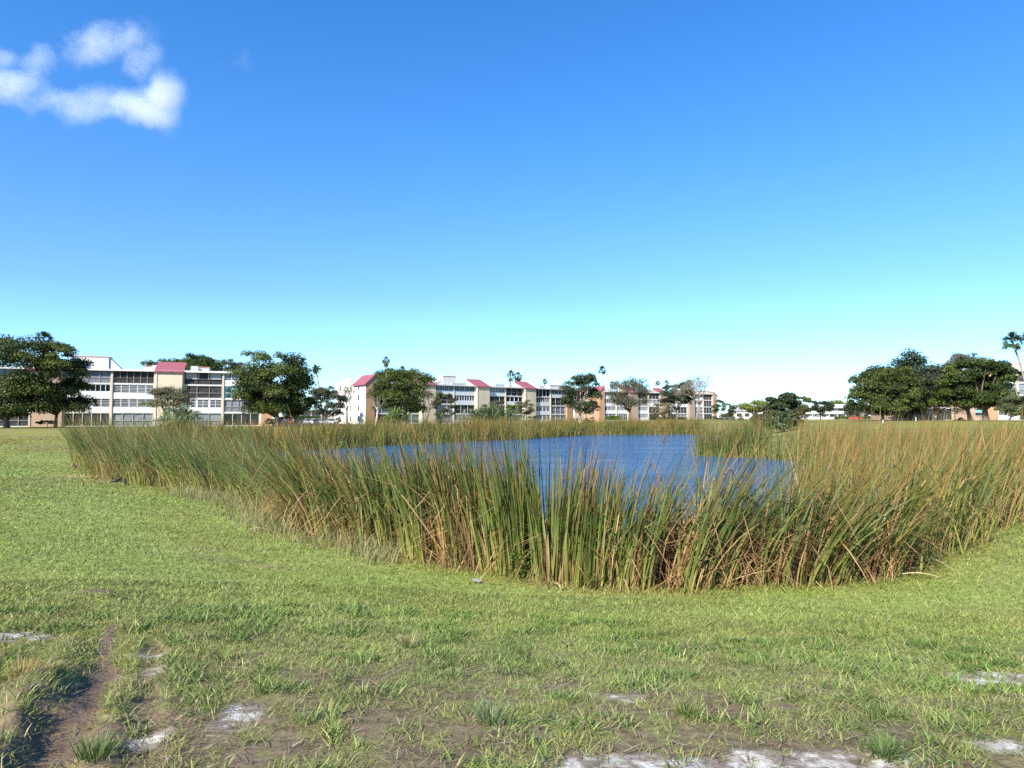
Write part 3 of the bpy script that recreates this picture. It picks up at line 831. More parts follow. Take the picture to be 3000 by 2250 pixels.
    def small_window(s, u, z, w=.9, h=1.2, y=-.02, face='front', x=None):
        f = MB()
        if face == 'front':
            f.box(u - w / 2, u + w / 2, y - .05, y + .03, z + h - .07, z + h); f.box(u - w / 2, u + w / 2, y - .08, y + .03, z - .08, z)
            f.box(u - w / 2, u - w / 2 + .06, y - .05, y + .03, z, z + h - .07); f.box(u + w / 2 - .06, u + w / 2, y - .05, y + .03, z, z + h - .07)
            f.box(u - w / 2 + .06, u + w / 2 - .06, y - .04, y + .03, z + h * .5 - .03, z + h * .5 + .03)
            o = f.build('window', M['white'], s.root)
            MB().box(u - w / 2 + .06, u + w / 2 - .06, y - .02, y + .02, z, z + h - .07).build('pane', M['glass'], o)
        else:  # on an end wall at local x
            f.box(x - .05, x + .03, u - w / 2, u + w / 2, z + h - .07, z + h); f.box(x - .08, x + .03, u - w / 2, u + w / 2, z - .08, z)
            f.box(x - .05, x + .03, u - w / 2, u - w / 2 + .06, z, z + h - .07); f.box(x - .05, x + .03, u + w / 2 - .06, u + w / 2, z, z + h - .07)
            f.box(x - .04, x + .03, u - w / 2 + .06, u + w / 2 - .06, z + h * .5 - .03, z + h * .5 + .03)
            o = f.build('window', M['white'], s.root)
            MB().box(x - .02, x + .02, u - w / 2 + .06, u + w / 2 - .06, z, z + h - .07).build('pane', M['glass'], o)
        return o

def line_pts(pxa, Da, pxb, Db):
    return ((pxa - 1500) / F / 1.001 * Da, Da), ((pxb - 1500) / F / 1.001 * Db, Db)

# --- the near block at the left
A, B = line_pts(250, 129.7, 686, 138.8)
b1 = Building('apartment_building', 'nearest long white four storey apartment block at the left, teal curtains in one window', A, B, -.02, 14, -140, 765)
b1.body()
for p in (-75, 88, 183, 325, 452, 535, 652, 763): b1.column(p)
bays = [(-140, -75, ['screen', 'jal', 'jal', 'grey'], [3, 4, 4, 3]), (-75, 88, ['screen', 'jal', 'jal', 'darkpane'], [5, 5, 5, 4]),
        (183, 325, ['dark8', 'jal', 'grey', 'patio'], None), (325, 452, ['grey', 'jal', 'jal', 'rail'], [4, 5, 5, 6]),
        (535, 652, ['grey', 'jalpair', 'screen', 'blinds'], [3, 6, 3, 3]), (652, 763, ['patio', 'greyrail', 'curtain', 'jal'], [4, 5, 4, 5])]
for pa, pb, kinds, ns in bays:
    for fl, k in enumerate(kinds):
        if pa == 183:
            k, n = [('patio', 5), ('jal', 5), ('dark8', 9), ('greyrail', 4)][fl]
        else: n = ns[fl]
        b1.cell(pa, pb, fl, k, n, m=.2)
b1.tower(88, 183, M['tan'], front=-.5, rise=1.6)
b1.tower(455, 533, M['cream'])
b1.end_tower(765, 797, -.6, 5.5, 1, M['orange'], lo=H4 - .2, hi=H4 + 1.4)
b1.penthouse(180, 298, 5.0, 8.4, 13.7, 1)
b1.penthouse(412, 440, 3.0, 6, 11.9, 0); b1.penthouse(568, 606, 4, 7, 12.0, 0)
b1.ac(436, 2.2, 1.4, 1.0, 2); b1.ac(552, 2.6, 1.4, 1.0, 1)

# --- the long block across the pond
A, B = line_pts(1095, 178, 1658, 223)
b2 = Building('apartment_building', 'long apartment block across the pond with a white end wall at its left', A, B, .05, 17.5, 1095, 1658)
b2.body()
for p in (1162, 1230, 1273, 1329, 1392, 1431, 1481, 1533, 1567, 1613): b2.column(p)
cells2 = [(1095, 1162, ['darkpane', 'grey', 'win', 'screen'], [3, 3, 6, 3]), (1162, 1230, ['grey', 'screen', 'win', 'screen'], [3, 4, 6, 3]),
          (1273, 1329, ['grey', 'grey', 'screen', 'win'], [3, 3, 3, 8]), (1329, 1392, ['jal', 'screen', 'win', 'win'], [5, 3, 8, 8]),
          (1431, 1481, ['grey', 'screen', 'screen', 'jal'], [3, 3, 3, 5]), (1481, 1533, ['grey', 'screen', 'win', 'screen'], [3, 3, 4, 3]),
          (1567, 1613, ['jal', 'jal', 'win', 'patio'], [4, 4, 8, 4]), (1613, 1658, ['grey', 'grey', 'screen', 'win'], [3, 3, 3, 8])]
for pa, pb, kinds, ns in cells2:
    for fl, k in enumerate(kinds): b2.cell(pa, pb, fl, k, ns[fl], m=.2)
b2.tower(1231, 1272); b2.tower(1393, 1430, rise=2.2); b2.tower(1534, 1566, rise=2.2)
# left end: white end wall, orange corner tower
xl = b2.u(1068)
MB().box(xl + .3, b2.u0 + .0, .452, 17.5, -.6, H4 - .26).build('end_wall', M['offwhite'], b2.root)
b2.end_tower(1068, 1094, -.6, 6.2, -1, M['orange'])
MB().box(xl - .06, xl - .003, -.58, 6.18, -.6, H4 - .62).build('end_wall', M['offwhite'], b2.root)
b2.end_tower(1068, 1094, 11.5, 17.4, -1, M['offwhite'], lo=H4 - .2, hi=H4 + 1.7, roof=False)
for fl in range(4):
    for yy, ww, xx in ((3.2, 1.0, xl - .06), (8.2, .8, xl + .3), (10.2, .55, xl + .3), (14, .9, xl)):
        b2.small_window(yy, fl * FLOOR_H + .8, ww, 1.35 if ww > .6 else .8, face='end', x=xx)
b2.end_tower(1658, 1676, -.6, 5.5, 1, M['orange'], lo=H4 - .6, hi=H4 + 1.2)
b2.penthouse(1338, 1376, 7, 10, 13.9, -1); b2.penthouse(1278, 1300, 5, 8, 11.6, 0)
b2.penthouse(1434, 1448, 5, 8, 11.7, 0); b2.penthouse(1563, 1580, 5, 8, 11.9, 0)
b2.penthouse(1618, 1656, 1, 5, 12.1, 0)
b2.ac(1331, 1.2, .8, .7, 5); b2.ac(1470, 3, 1.6, .9, 2); b2.ac(1508, 3, 1.5, .8, 1); b2.ac(1600, 3, 1.6, 1, 2)

# --- the farthest block
A, B = line_pts(1770, 256, 2090, 283)
b3 = Building('apartment_building', 'farthest apartment block half hidden by oaks and a leafless tree', A, B, .68, 16, 1770, 2088)
b3.body()
for p in (1771, 1806, 1840, 1868, 1900, 1933, 1954, 1985, 2014, 2033, 2061, 2087): b3.column(p, .4)
cells3 = [(1771, 1806, ['grey', 'win', 'win', 'jal'], [3, 8, 6, 5]), (1806, 1840, ['patio', 'win', 'grey', 'screen'], [6, 8, 3, 3]),
          (1868, 1900, ['win', 'win', 'greyrail', 'screen'], [8, 8, 6, 3]), (1900, 1933, ['darkpane', 'screen', 'dark8', 'screen'], [3, 3, 8, 3]),
          (1954, 1985, ['darkpane', 'win', 'win', 'screen'], [3, 6, 8, 3]), (1985, 2014, ['grey', 'screen', 'win', 'grey'], [3, 3, 6, 3]),
          (2033, 2061, ['grey', 'grey', 'win', 'win'], [3, 3, 6, 6]), (2061, 2087, ['darkpane', 'screen', 'screen', 'screen'], [3, 3, 3, 3])]
for pa, pb, kinds, ns in cells3:
    for fl, k in enumerate(kinds): b3.cell(pa, pb, fl, k, ns[fl], m=.24)
b3.tower(1841, 1867, M['tan']); b3.tower(1934, 1953, M['tan']); b3.tower(2015, 2032, M['tan'])
xl = b3.u(1753)
MB().box(xl + .3, b3.u0, .452, 16, -.6, H4 - .26).build('end_wall', M['tan'], b3.root)
b3.end_tower(1753, 1769, -.6, 6.2, -1, M['orange'])
b3.end_tower(1753, 1769, 10.5, 15.9, -1, M['tan'])
for fl in range(4):
    for yy in (3, 8.2, 13): b3.small_window(yy, fl * FLOOR_H + .8, .9, 1.3, face='end', x=xl + (.3 if yy == 8.2 else 0))
b3.end_tower(2088, 2098, -.6, 5, 1, M['tan'], lo=H4 - .6, hi=H4 + .8)
b3.penthouse(1850, 1868, 5, 8, 13.4, 0, M['cream']); b3.penthouse(2045, 2086, 1, 5, 12.0, 0, M['cream'])
b3.ac(1776, 3, 1.6, 1.2, 3); b3.ac(1902, 3, 1.4, 1, 3)

# --- the block at the right edge
A, B = line_pts(2640, 151, 3000, 149)
b4 = Building('apartment_building', 'apartment block at the right edge behind big dark trees, teal window low down', A, B, 1.12, 15, 2640, 3130)
b4.body(M['tan'])
for p in (2640, 2676, 2740, 2790, 2922, 2984, 3050, 3130): b4.column(p)
cells4 = [(2640, 2676, ['darkpane', 'screen', 'screen', 'screen'], [3] * 4), (2676, 2740, ['darkpane', 'screen', 'screen', 'screen'], [3] * 4), (2740, 2790, ['darkpane', 'screen', 'screen', 'screen'], [3] * 4),
          (2922, 2984, ['jal', 'screen', 'grey', 'screen'], [4, 3, 3, 3]), (2984, 3050, ['darkpane', 'screen', 'grey', 'screen'], [3, 3, 3, 3]), (3050, 3130, ['jal', 'screen', 'grey', 'screen'], [4, 3, 3, 3])]
for pa, pb, kinds, ns in cells4:
    for fl, k in enumerate(kinds): b4.cell(pa, pb, fl, k, ns[fl], m=.2)
MB().box(b4.u(2795), b4.u(2852), -.7, .44, -.6, 8.8).build('wall_panel', M['tan'], b4.root)
MB().box(b4.u(2888), b4.u(2918), -.7, .44, -.6, 10.6).build('wall_panel', M['orange'], b4.root)
b4.small_window(b4.u(2868), 1.0, 2.2, 1.5, y=.42); b4.small_window(b4.u(2868), 3.7, 2.0, 1.2, y=.42); b4.small_window(b4.u(2868), 6.5, 2.0, 1.2, y=.42)
MB().box(b4.u(2868) - .9, b4.u(2868) + .9, .385, .395, 1.8, 2.42).build('curtain', M['teal'], b4.root)
b4.penthouse(2912, 3060, 2.5, 8, H4 + 1.5, -1, M['cream'])

# --- long low white building beyond the lawn at right
mx0, md = at(2330, 1225, 330)[0], 330
mo = empty('motel', (mx0, md, 1.2), R(-3), 'long low two storey white building with a white roof beyond the lawn', 'building')
ML = 52
MB().box(0, ML, 1.4, 9, -.5, 5.4).build('wall', M['offwhite'], mo)
MB().prism([(-.6, 5.3), (-.6, 5.6), (4.5, 7.1), (9.6, 5.6), (9.6, 5.3)], -1, ML + 1).build('roof', M['white'], mo)
MB().box(0, ML, 0, 1.398, 2.5, 2.75).build('floor_slab', M['offwhite'], mo)
MB().box(0, ML, -.05, .05, 2.752, 3.85).build('parapet', M['white'], mo)
for i in range(14):
    x = .2 + i * (ML - .4) / 13
    MB().box(x - .12, x + .12, .06, .30, -.5, 2.498).build('post', M['white'], mo)
    if i < 13:
        for z in (.5, 3.3):
            wf = MB().box(x + .8, x + 2.9, 1.33, 1.397, z + .4, z + 1.7).build('window', M['white'], mo)
            MB().box(x + .9, x + 2.8, 1.30, 1.329, z + .5, z + 1.6).build('pane', M['glass'], wf)
st = MB().prism([(ML * .62, -.5), (ML * .62, .0), (ML * .62 + 4, 3.2), (ML * .62 + 4, 2.7), (ML * .62 + .8, -.5)], -.9, -.1, 'y')
st.build('stair', M['white'], mo)

# --- white house behind the yellow-green tree
hx, _, _ = at(2150, 1225, 300)
ho = empty('white_house', (hx, 300, 1.2), R(-4), 'low white house behind the yellow green tree right of the far block', 'house')
MB().box(0, 14.5, 0, 9, -.5, 3.6).build('wall', M['offwhite'], ho)
MB().prism([(-.5, 3.5), (-.5, 3.7), (4.5, 5.3), (9.5, 3.7), (9.5, 3.5)], -.4, 14.9).build('roof', M['roofgrey'], ho)
for i in range(4):
    x = 1.2 + i * 3.4
    wf = MB().box(x, x + 2.2, -.06, -.003, 1.0, 2.6).build('window', M['white'], ho)
    MB().box(x + .1, x + 2.1, -.09, -.061, 1.1, 2.5).build('pane', M['glass'], wf)

# --- low grey building behind the parking hedge
gx0 = at(820, 1225, 215)[0]
lo = empty('low_building', (gx0, 215, 0), R(8), 'low grey building with pale posts behind the parking hedge', 'building')
MB().box(0, 19, 1.5, 9, -.3, 3.8).build('wall', M['roofgrey'], lo)
MB().box(-.5, 19.5, -.3, 9.3, 3.8, 4.1).build('roof', M['asphalt'], lo)
for i in range(7):
    MB().box(.2 + i * 3.05, .5 + i * 3.05, 0, .3, -.3, 3.798).build('post', M['cream'], lo)

# --- parking lot, hedges, cars
pk = MB()
pz = .03
pk.add([(-64, 150, pz), (-36, 150, pz), (-38, 196, pz), (-70, 196, pz)], [(0, 1, 2, 3)])
tag(pk.build('parking_lot', M['asphalt']), kind='structure')

def hedge(name, label, x0, y0, x1, y1, hgt, wid, cols, n, z=None):
    L = math.hypot(x1 - x0, y1 - y0); a = math.atan2(y1 - y0, x1 - x0)
    t_ = rng.uniform(0, L, n); v = rng.uniform(-.5, .5, n) * wid; hz = rng.uniform(0, 1, n) ** .6 * hgt * (.9 + .2 * vnoise(t_ * .8, t_ * 0, 3))
    P = np.stack([t_, v, hz], 1)
    leaf_mesh(name, P, rng.uniform(.10, .2, n), np.array(cols)[None] * rng.uniform(.6, 1.4, n)[:, None], None, up=.5, as_root=True, loc=(x0, y0, T1(x0, y0) if z is None else z), rz=a, label=label, cat='hedge')

def leaf_mesh(name, P, s, c, parent, up=.4, outw=None, as_root=False, loc=None, rz=0, label=None, cat=None, group=None, asp=.55):
    n = len(P)
    nrm = rng.normal(0, 1, (n, 3)); nrm[:, 2] += up
    if outw is not None: nrm = nrm * .8 + outw * 1.1
    nrm /= np.linalg.norm(nrm, axis=1)[:, None]
    r_ = rng.normal(0, 1, (n, 3)); u_ = np.cross(nrm, r_); u_ /= np.linalg.norm(u_, axis=1)[:, None] + 1e-9
    v_ = np.cross(nrm, u_)
    s = s[:, None]
    bend = nrm * s * .25
    V = np.stack([P - u_ * s - bend, P + v_ * s * asp, P + u_ * s - bend, P - v_ * s * asp], 1).reshape(-1, 3)
    Fq = np.arange(n * 4).reshape(-1, 4)
    col = np.repeat(c, 4, 0)
    o = mesh_obj(name, V, Fq, M['leaf'], parent, col)
    if as_root:
        o.location = loc; o.rotation_euler = (0, 0, rz); tag(o, label, cat, group)
    return o

hedge('hedge', 'clipped green hedge behind the parked cars', at(812, 1225, 188)[0], 188, at(948, 1225, 192)[0], 192, 2.1, 1.6, (.06, .12, .02), 9000, 0)
hedge('hedge', 'short bright hedge before the farthest block', at(1776, 1225, 250)[0], 250, at(1816, 1225, 252)[0], 252, 1.7, 1.4, (.07, .16, .03), 3000, .75)
hedge('hedge', 'long low hedge in front of the white two storey building', at(2445, 1225, 255)[0], 255, at(2600, 1225, 250)[0], 250, 1.2, 1.5, (.06, .12, .025), 6000, 1.1)
hedge('hedge', 'dark low hedge by the leaning olive tree', at(2010, 1225, 262)[0], 262, at(1905, 1225, 254)[0], 254, 1.2, 1.2, (.03, .055, .02), 3500, .8)

def car(px, D, rz, m, label, z=None):
    x_, _, _ = at(px, 1240, D)
    g = empty('parked_car', (x_, D, pz + .005 if z is None else z), rz, label, 'car', 'parked cars')
    prof = [(-2.2, .32), (-2.22, .62), (-2.12, .86), (-1.3, .95), (1.0, .93), (1.95, .80), (2.2, .62), (2.2, .32)]
    MB().prism([(p, q) for p, q in prof], -.87, .87, 'y').build('body', m, g, bevel=.05)
    cab = MB()
    lo_, hi_ = [(-1.85, .93), (1.15, .92)], [(-1.25, 1.40), (.25, 1.40)]
    cab.add([(lo_[0][0], -.8, lo_[0][1]), (lo_[1][0], -.8, lo_[1][1]), (lo_[1][0], .8, lo_[1][1]), (lo_[0][0], .8, lo_[0][1]),
             (hi_[0][0], -.62, hi_[0][1]), (hi_[1][0], -.62, hi_[1][1]), (hi_[1][0], .62, hi_[1][1]), (hi_[0][0], .62, hi_[0][1])],
            [(3, 2, 1, 0), (4, 5, 6, 7), (0, 1, 5, 4), (1, 2, 6, 5), (2, 3, 7, 6), (3, 0, 4, 7)])
    cab.build('cabin_glass', M['glass'], g)
    rf = MB().box(-1.3, .3, -.66, .66, 1.395, 1.46)
    for sy in (-1, 1):
        rf.add([(-.42, sy * .64, 1.4), (-.32, sy * .64, 1.4), (-.36, sy * .835, .93), (-.46, sy * .835, .93)], [(0, 1, 2, 3)])
        rf.add([(.25, sy * .645, 1.4), (.33, sy * .645, 1.4), (1.18, sy * .83, .93), (1.06, sy * .83, .93)], [(0, 1, 2, 3)])
        rf.add([(-1.25, sy * .645, 1.4), (-1.15, sy * .645, 1.4), (-1.72, sy * .83, .93), (-1.88, sy * .83, .93)], [(0, 1, 2, 3)])
    rf.build('roof', m, g)
    for sx in (-1.35, 1.35):
        for sy in (-.8, .8):
            wv = MB().tube([(sx, sy - .1, .32), (sx, sy + .1, .32)], [.32, .32], 14).build('wheel', M['rubber'], g)
            MB().tube([(sx, sy + .11 * (1 if sy > 0 else -1), .32), (sx, sy + .13 * (1 if sy > 0 else -1), .32)], [.19, .17], 10).build('rim', M['acgrey'], wv)
    for sy in (-.62, .62):
        MB().box(2.16, 2.225, sy - .16, sy + .16, .60, .72).build('headlight', M['foil'], g)
    return g
carwhite = mat('white_car_paint', (.8, .8, .8), rough=.25, spec=.6, noise=0)
carred = mat('red_car_paint', (.35, .03, .03), rough=.25, spec=.6, noise=0)
carnavy = mat('navy_car_paint', (.02, .03, .06), rough=.25, spec=.6, noise=0)
carsil = mat('silver_car_paint', (.42, .43, .45), rough=.3, spec=.6, noise=0)
car(928, 158, R(-50), carwhite, 'white car at the front of the lot with its side windows in view')
car(823, 157, R(-96), carred, 'red car parked left of the dark tree trunks')
car(850, 170, R(-80), carred, 'bright red car parked between the dark tree trunks')
car(888, 176, R(-70), carnavy, 'dark navy car behind the white one')
car(905, 168, R(-60), carsil, 'silver car parked close behind the white car')
car(952, 172, R(-40), carnavy, 'dark car by the pale slim trunk at the lot edge')
car(970, 166, R(-65), carwhite, 'white car partly hidden by the white end wall')
car(2395, 290, R(175), carwhite, 'white car behind the low white wall', 1.2)
car(2350, 285, R(170), carnavy, 'dark car left of the low white wall', 1.2)
car(2638, 146, R(150), carsil, 'pale car in deep tree shade at the right block', 1.1)

# low walls, posts, poles, bin
x0 = at(2366, 1225, 250)[0]
wl = empty('low_wall', (x0, 250, 1.0), 0, 'long low white wall at the edge of the far lawn', 'wall')
MB().box(0, 9.6, 0, .25, -.3, .85).build('panel', M['white'], wl)
MB().box(-.1, 9.7, -.05, .30, .85, .93).build('coping', M['offwhite'], wl)
x0 = at(2488, 1225, 245)[0]
wl = empty('low_wall', (x0, 245, 1.0), 0, 'low dark red wall panel before the hedge', 'wall')
MB().box(0, 4.4, 0, .2, -.3, 1.0).build('panel', M['redpaint'], wl)
MB().box(-.08, 4.48, -.04, .24, 1.0, 1.06).build('coping', M['trim'], wl)

def post(px, pyt, pyb, D, label, w_=.06):
    x_, _, zt = at(px, pyt, D); zb = at(px, pyb, D)[2]
    g = empty('marker_post', (x_, D, zb), 0, label, 'post', 'white marker posts')
    MB().tube([(0, 0, -.6), (0, 0, zt - zb)], [w_, w_], 8).build('shaft', M['white'], g)
    MB().tube([(0, 0, zt - zb), (0, 0, zt - zb + .05)], [w_ * 1.15, w_ * .6], 8).build('cap', M['offwhite'], g)
post(2207, 1240, 1262, 53, 'thin white post standing beside the reed point', .035)
post(2587, 1231, 1240, 108, 'white post below the left dark trunk, right lawn', .075)
post(2683, 1223, 1234, 122, 'white post before the shaded right block', .07)

x_, _, zt = at(2225, 1166, 240); zb = 1.1
g = empty('utility_pole', (x_, 240, zb), 0, 'pale concrete utility pole with a thin cross arm in front of the yellow tree', 'utility pole')
MB().tube([(0, 0, -.5), (0, 0, (zt - zb) * .80)], [.30, .22], 8).build('pole', M['concrete'], g)
MB().tube([(0, 0, (zt - zb) * .80), (0, 0, zt - zb + .2)], [.08, .07], 6).build('mast', M['acgrey'], g)
MB().box(-1.5, .9, -.08, .08, zt - zb - .10, zt - zb + .02).build('cross_arm', M['alu'], g)
for xx in (-1.3, -.7, .7): MB().tube([(xx, 0, zt - zb + .02), (xx, 0, zt - zb + .25)], [.05, .04], 6).build('insulator', M['acgrey'], g)
MB().tube([(.38, -.1, (zt - zb) * .66), (.38, -.1, (zt - zb) * .76)], [.2, .2], 8).build('transformer', M['acgrey'], g)
x_, _, zt = at(2384, 1160, 260)
g = empty('street_lamp', (x_, 260, 1.1), 0, 'slim grey street lamp with a slanting arm above the white building', 'street lamp')
MB().tube([(0, 0, -.4), (0, 0, zt - 1.6), (-.3, 0, zt - .6), (-1.0, 0, zt + .3)], [.11, .08, .06, .05], 7).build('pole', M['acgrey'], g)
MB().box(-1.9, -.9, -.15, .15, zt + .25, zt + .42).build('lamp_head', M['acgrey'], g)
x_ = at(2407, 1225, 236)[0]
g = empty('flagless_pole', (at(2355 + 0, 1225, 236)[0], 236, 1.0), 0, 'short pale pole at the left end of the white wall', 'pole')
MB().tube([(0, 0, -.4), (0, 0, 4.2)], [.08, .07], 6).build('shaft', M['concrete'], g)
MB().tube([(0, 0, 4.2), (0, 0, 4.4)], [.13, .05], 6).build('cap', M['concrete'], g)
x_, _, zb = at(2764, 1228, 140)
g = empty('waste_bin', (x_, 140, T1(x_, 140)), 0, 'small white bin in the shade before the right block', 'bin')
MB().tube([(0, 0, .0), (0, 0, .95)], [.26, .30], 12).build('bin_body', M['white'], g)
MB().tube([(0, 0, .95), (0, 0, 1.0), (0, 0, 1.15)], [.33, .33, .12], 12).build('lid', M['offwhite'], g)

# ------------------------------------------------------------------ trees
def tree(label, D, tr, l, r, top, bot, c0, c1, seed=1, n=5200, lobes=34, leaf=.20, trunk_r=.28, lean=0, bark='bark', group=None, name='tree', flat=.62, fill=.25, base_py=None, stems=1, twigs=False, cat='tree', fork=.55, wide=1.0):
    global rng
    rs = np.random.default_rng(seed); rr_ = random.Random(seed)
    leaf = leaf * .78; n = int(n * 1.5); lobes = int(lobes * 1.45)
    bx = at(tr, 1240, D)[0]
    bz = T1(bx, D)
    xl, xr = at(l, 1200, D)[0] - bx, at(r, 1200, D)[0] - bx
    zt, zb = at(1500, top, D)[2] - bz, at(1500, bot, D)[2] - bz
    g = empty(name, (bx, D, bz), 0, label, cat, group)
    W = (xr - xl) / 2; cx = (xl + xr) / 2; H = zt - zb
    lr = W * .33 if H > W * .7 else max(W * .25, H * .40)
    lr = min(lr, H * .46)
    cs = []
    tries = 0
    while len(cs) < lobes and tries < 4000:
        tries += 1
        v = rs.normal(0, 1, 3); v /= (np.abs(v) ** 3.2).sum() ** (1 / 3.2)
        rad = rs.uniform(.25, 1) ** .4
        p = np.array([v[0] * rad, v[1] * rad * .85, v[2] * rad])
        if p[2] < -.75: continue
        # dome: broad low, narrow high
        zz = (p[2] + 1) / 2
        p2 = np.array([cx + p[0] * (W - lr * .55) * wide, p[1] * (W - lr * .6), zb + lr * .18 + zz * (H - lr * .62)])
        cs.append(p2)
    cs = np.array(cs)
    lrs = lr * rs.uniform(.55, 1.05, len(cs))
    lrs *= np.where(cs[:, 2] > zb + H * .75, .8, 1)
    # leaves
    wgt = lrs ** 2; cnt = np.maximum(6, (n * 2.1 * wgt / wgt.sum()).astype(int))
    P, O, Cc, S = [], [], [], []
    for i, k in enumerate(cnt):
        v = rs.normal(0, 1, (k, 3)); v /= np.linalg.norm(v, axis=1)[:, None]
        v[:, 2] = np.where(v[:, 2] < -.3, -v[:, 2] * .6, v[:, 2])
        rad = lrs[i] * np.where(rs.uniform(0, 1, k) < fill, rs.uniform(.1, .8, k), rs.uniform(.78, 1.12, k))
        pp = cs[i] + v * rad[:, None] * np.array([1, 1, flat])
        P.append(pp); O.append(v)
        tone = rs.uniform(0, 1)
        cc = np.array(c0)[None] * (1 - tone) + np.array(c1)[None] * tone
        Cc.append(cc * rs.uniform(.65, 1.4, k)[:, None]); S.append(np.full(k, leaf) * rs.uniform(.6, 1.3, k))
    P, O, Cc, S = np.concatenate(P), np.concatenate(O), np.concatenate(Cc), np.concatenate(S)
    def fit(A, ax, lo_, hi_):
        q0, q1 = np.percentile(P0[:, ax], [.4, 99.6]); return lo_ + (A[:, ax] - q0) / (q1 - q0) * (hi_ - lo_)
    P0 = P.copy()
    P[:, 0] = fit(P, 0, xl, xr); P[:, 2] = fit(P, 2, zb, zt)
    cs[:, 0] = fit(cs, 0, xl, xr); cs[:, 2] = fit(cs, 2, zb, zt)
    sv = rng; rng = rs
    leaf_mesh('crown', P, S, Cc, g, up=.5, outw=O)
    rng = sv
    # trunk and limbs
    t_ = MB()
    for s_ in range(stems):
        off = (s_ - (stems - 1) / 2) * trunk_r * 3
        hz = zb + H * .12
        fk = max(hz * fork, .6)
        fx = off + lean * fk + (cx * .25)
        t_.tube([(off, 0, -.3), (off, 0, 0.02), (off * .6 + fx * .3, 0, fk * .5), (fx, 0, fk)], [trunk_r * 1.45, trunk_r * 1.2, trunk_r * .95, trunk_r * .85], 8)
        idx = rs.permutation(len(cs))[:9 if stems == 1 else 5]
        for i in idx:
            c_ = cs[i]
            mid = (fx + (c_[0] - fx) * .45 + rs.normal(0, W * .05), c_[1] * .4, fk + (c_[2] - fk) * .40 + rs.normal(0, H * .03))
            t_.tube([(fx, 0, fk - trunk_r * .5), mid, tuple(c_ - np.array([0, 0, lrs[i] * .2]))], [trunk_r * .6, trunk_r * .36, trunk_r * .10], 6)
        if twigs:
            for i in range(len(cs)):
                for _ in range(7):
                    v = rs.normal(0, 1, 3); v[2] = abs(v[2]); v /= np.linalg.norm(v)
                    t_.tube([tuple(cs[i] * .9 + np.array([fx, 0, fk]) * .1), tuple(cs[i] + v * lrs[i] * .6 + rs.normal(0, .1, 3)), tuple(cs[i] + v * lrs[i] * 1.25)], [.045, .03, .012], 3)
    t_.build('trunk', M[bark], g, sm=True)
    return g

def bare_tree(label, D, base, top, l, r, seed=1, tr=.22, lean=0, bark='palebark', leaves=0, lc=(.13, .14, .05), name='bare_tree', depth=6, group=None, fork=.35, twr=.016):
    rs = random.Random(seed)
    bx = at(base, 1240, D)[0]; bz = T1(bx, D)
    H = at(base, top, D)[2] - bz
    W = (at(r, 1200, D)[0] - at(l, 1200, D)[0]) / 2
    g = empty(name, (bx, D, bz), 0, label, 'tree', group)
    t_ = MB(); tw = MB(); tips = []
    def grow(p, d, L, rad, k):
        q_ = p + d * L * .5 + Vector((rs.gauss(0, .06), rs.gauss(0, .06), rs.gauss(0, .03))) * L
        e = p + d * L
        (t_ if k > 2 else tw).tube([p, q_, e], [rad, rad * .82, rad * .66], 6 if k > 3 else (4 if k > 1 else 3))
        if k == 0:
            tips.append(e); return
        m_ = 2 if rs.random() < .45 else 3
        for i in range(m_):
            a = rs.uniform(0, 6.28); sp = rs.uniform(.28, .75)
            u_ = d.orthogonal().normalized(); u_.rotate(Matrix.Rotation(a, 3, d))
            nd = (d * math.cos(sp) + u_ * math.sin(sp) + Vector((0, 0, .10))).normalized()
            grow(e, nd, L * rs.uniform(.68, .9), max(twr, rad * .62), k - 1)
    fk = H * fork
    top_p = Vector((lean * fk, 0, fk))
    t_.tube([(0, 0, -.3), (0, 0, 0), tuple(top_p * .55 + Vector((lean * .2, 0, 0))), tuple(top_p)], [tr * 1.4, tr * 1.15, tr, tr * .85], 8)
    for i in range(4):
        a = i * 1.57 + rs.uniform(-.4, .4); sp = rs.uniform(.3, .65) * min(1.3, W / (H * .3))
        d = Vector((math.cos(a) * math.sin(sp) + lean * .3, math.sin(a) * math.sin(sp), math.cos(sp))).normalized()
        grow(top_p - Vector((0, 0, .1)), d, H * (1 - fork) * .27, tr * .6, depth - 1)
    t_.build('trunk', M[bark], g, sm=True)
    tw.build('twigs', M['twig'] if bark == 'palebark' else M[bark], g)
    if leaves:
        idx = [rs.choice(tips) for _ in range(leaves)]
        P = np.array([tuple(p) for p in idx]) + rng.normal(0, .22, (leaves, 3))
        leaf_mesh('crown', P, rng.uniform(.09, .19, leaves), np.array(lc)[None] * rng.uniform(.6, 1.4, leaves)[:, None], g, up=.4)
    return g

DK0, DK1 = (.026, .046, .011), (.105, .130, .024)
NV0, NV1 = (.020, .036, .015), (.055, .075, .026)
OL0, OL1 = (.085, .095, .045), (.17, .17, .075)
GG0, GG1 = (.045, .062, .034), (.10, .115, .065)
YG0, YG1 = (.10, .14, .025), (.22, .25, .05)

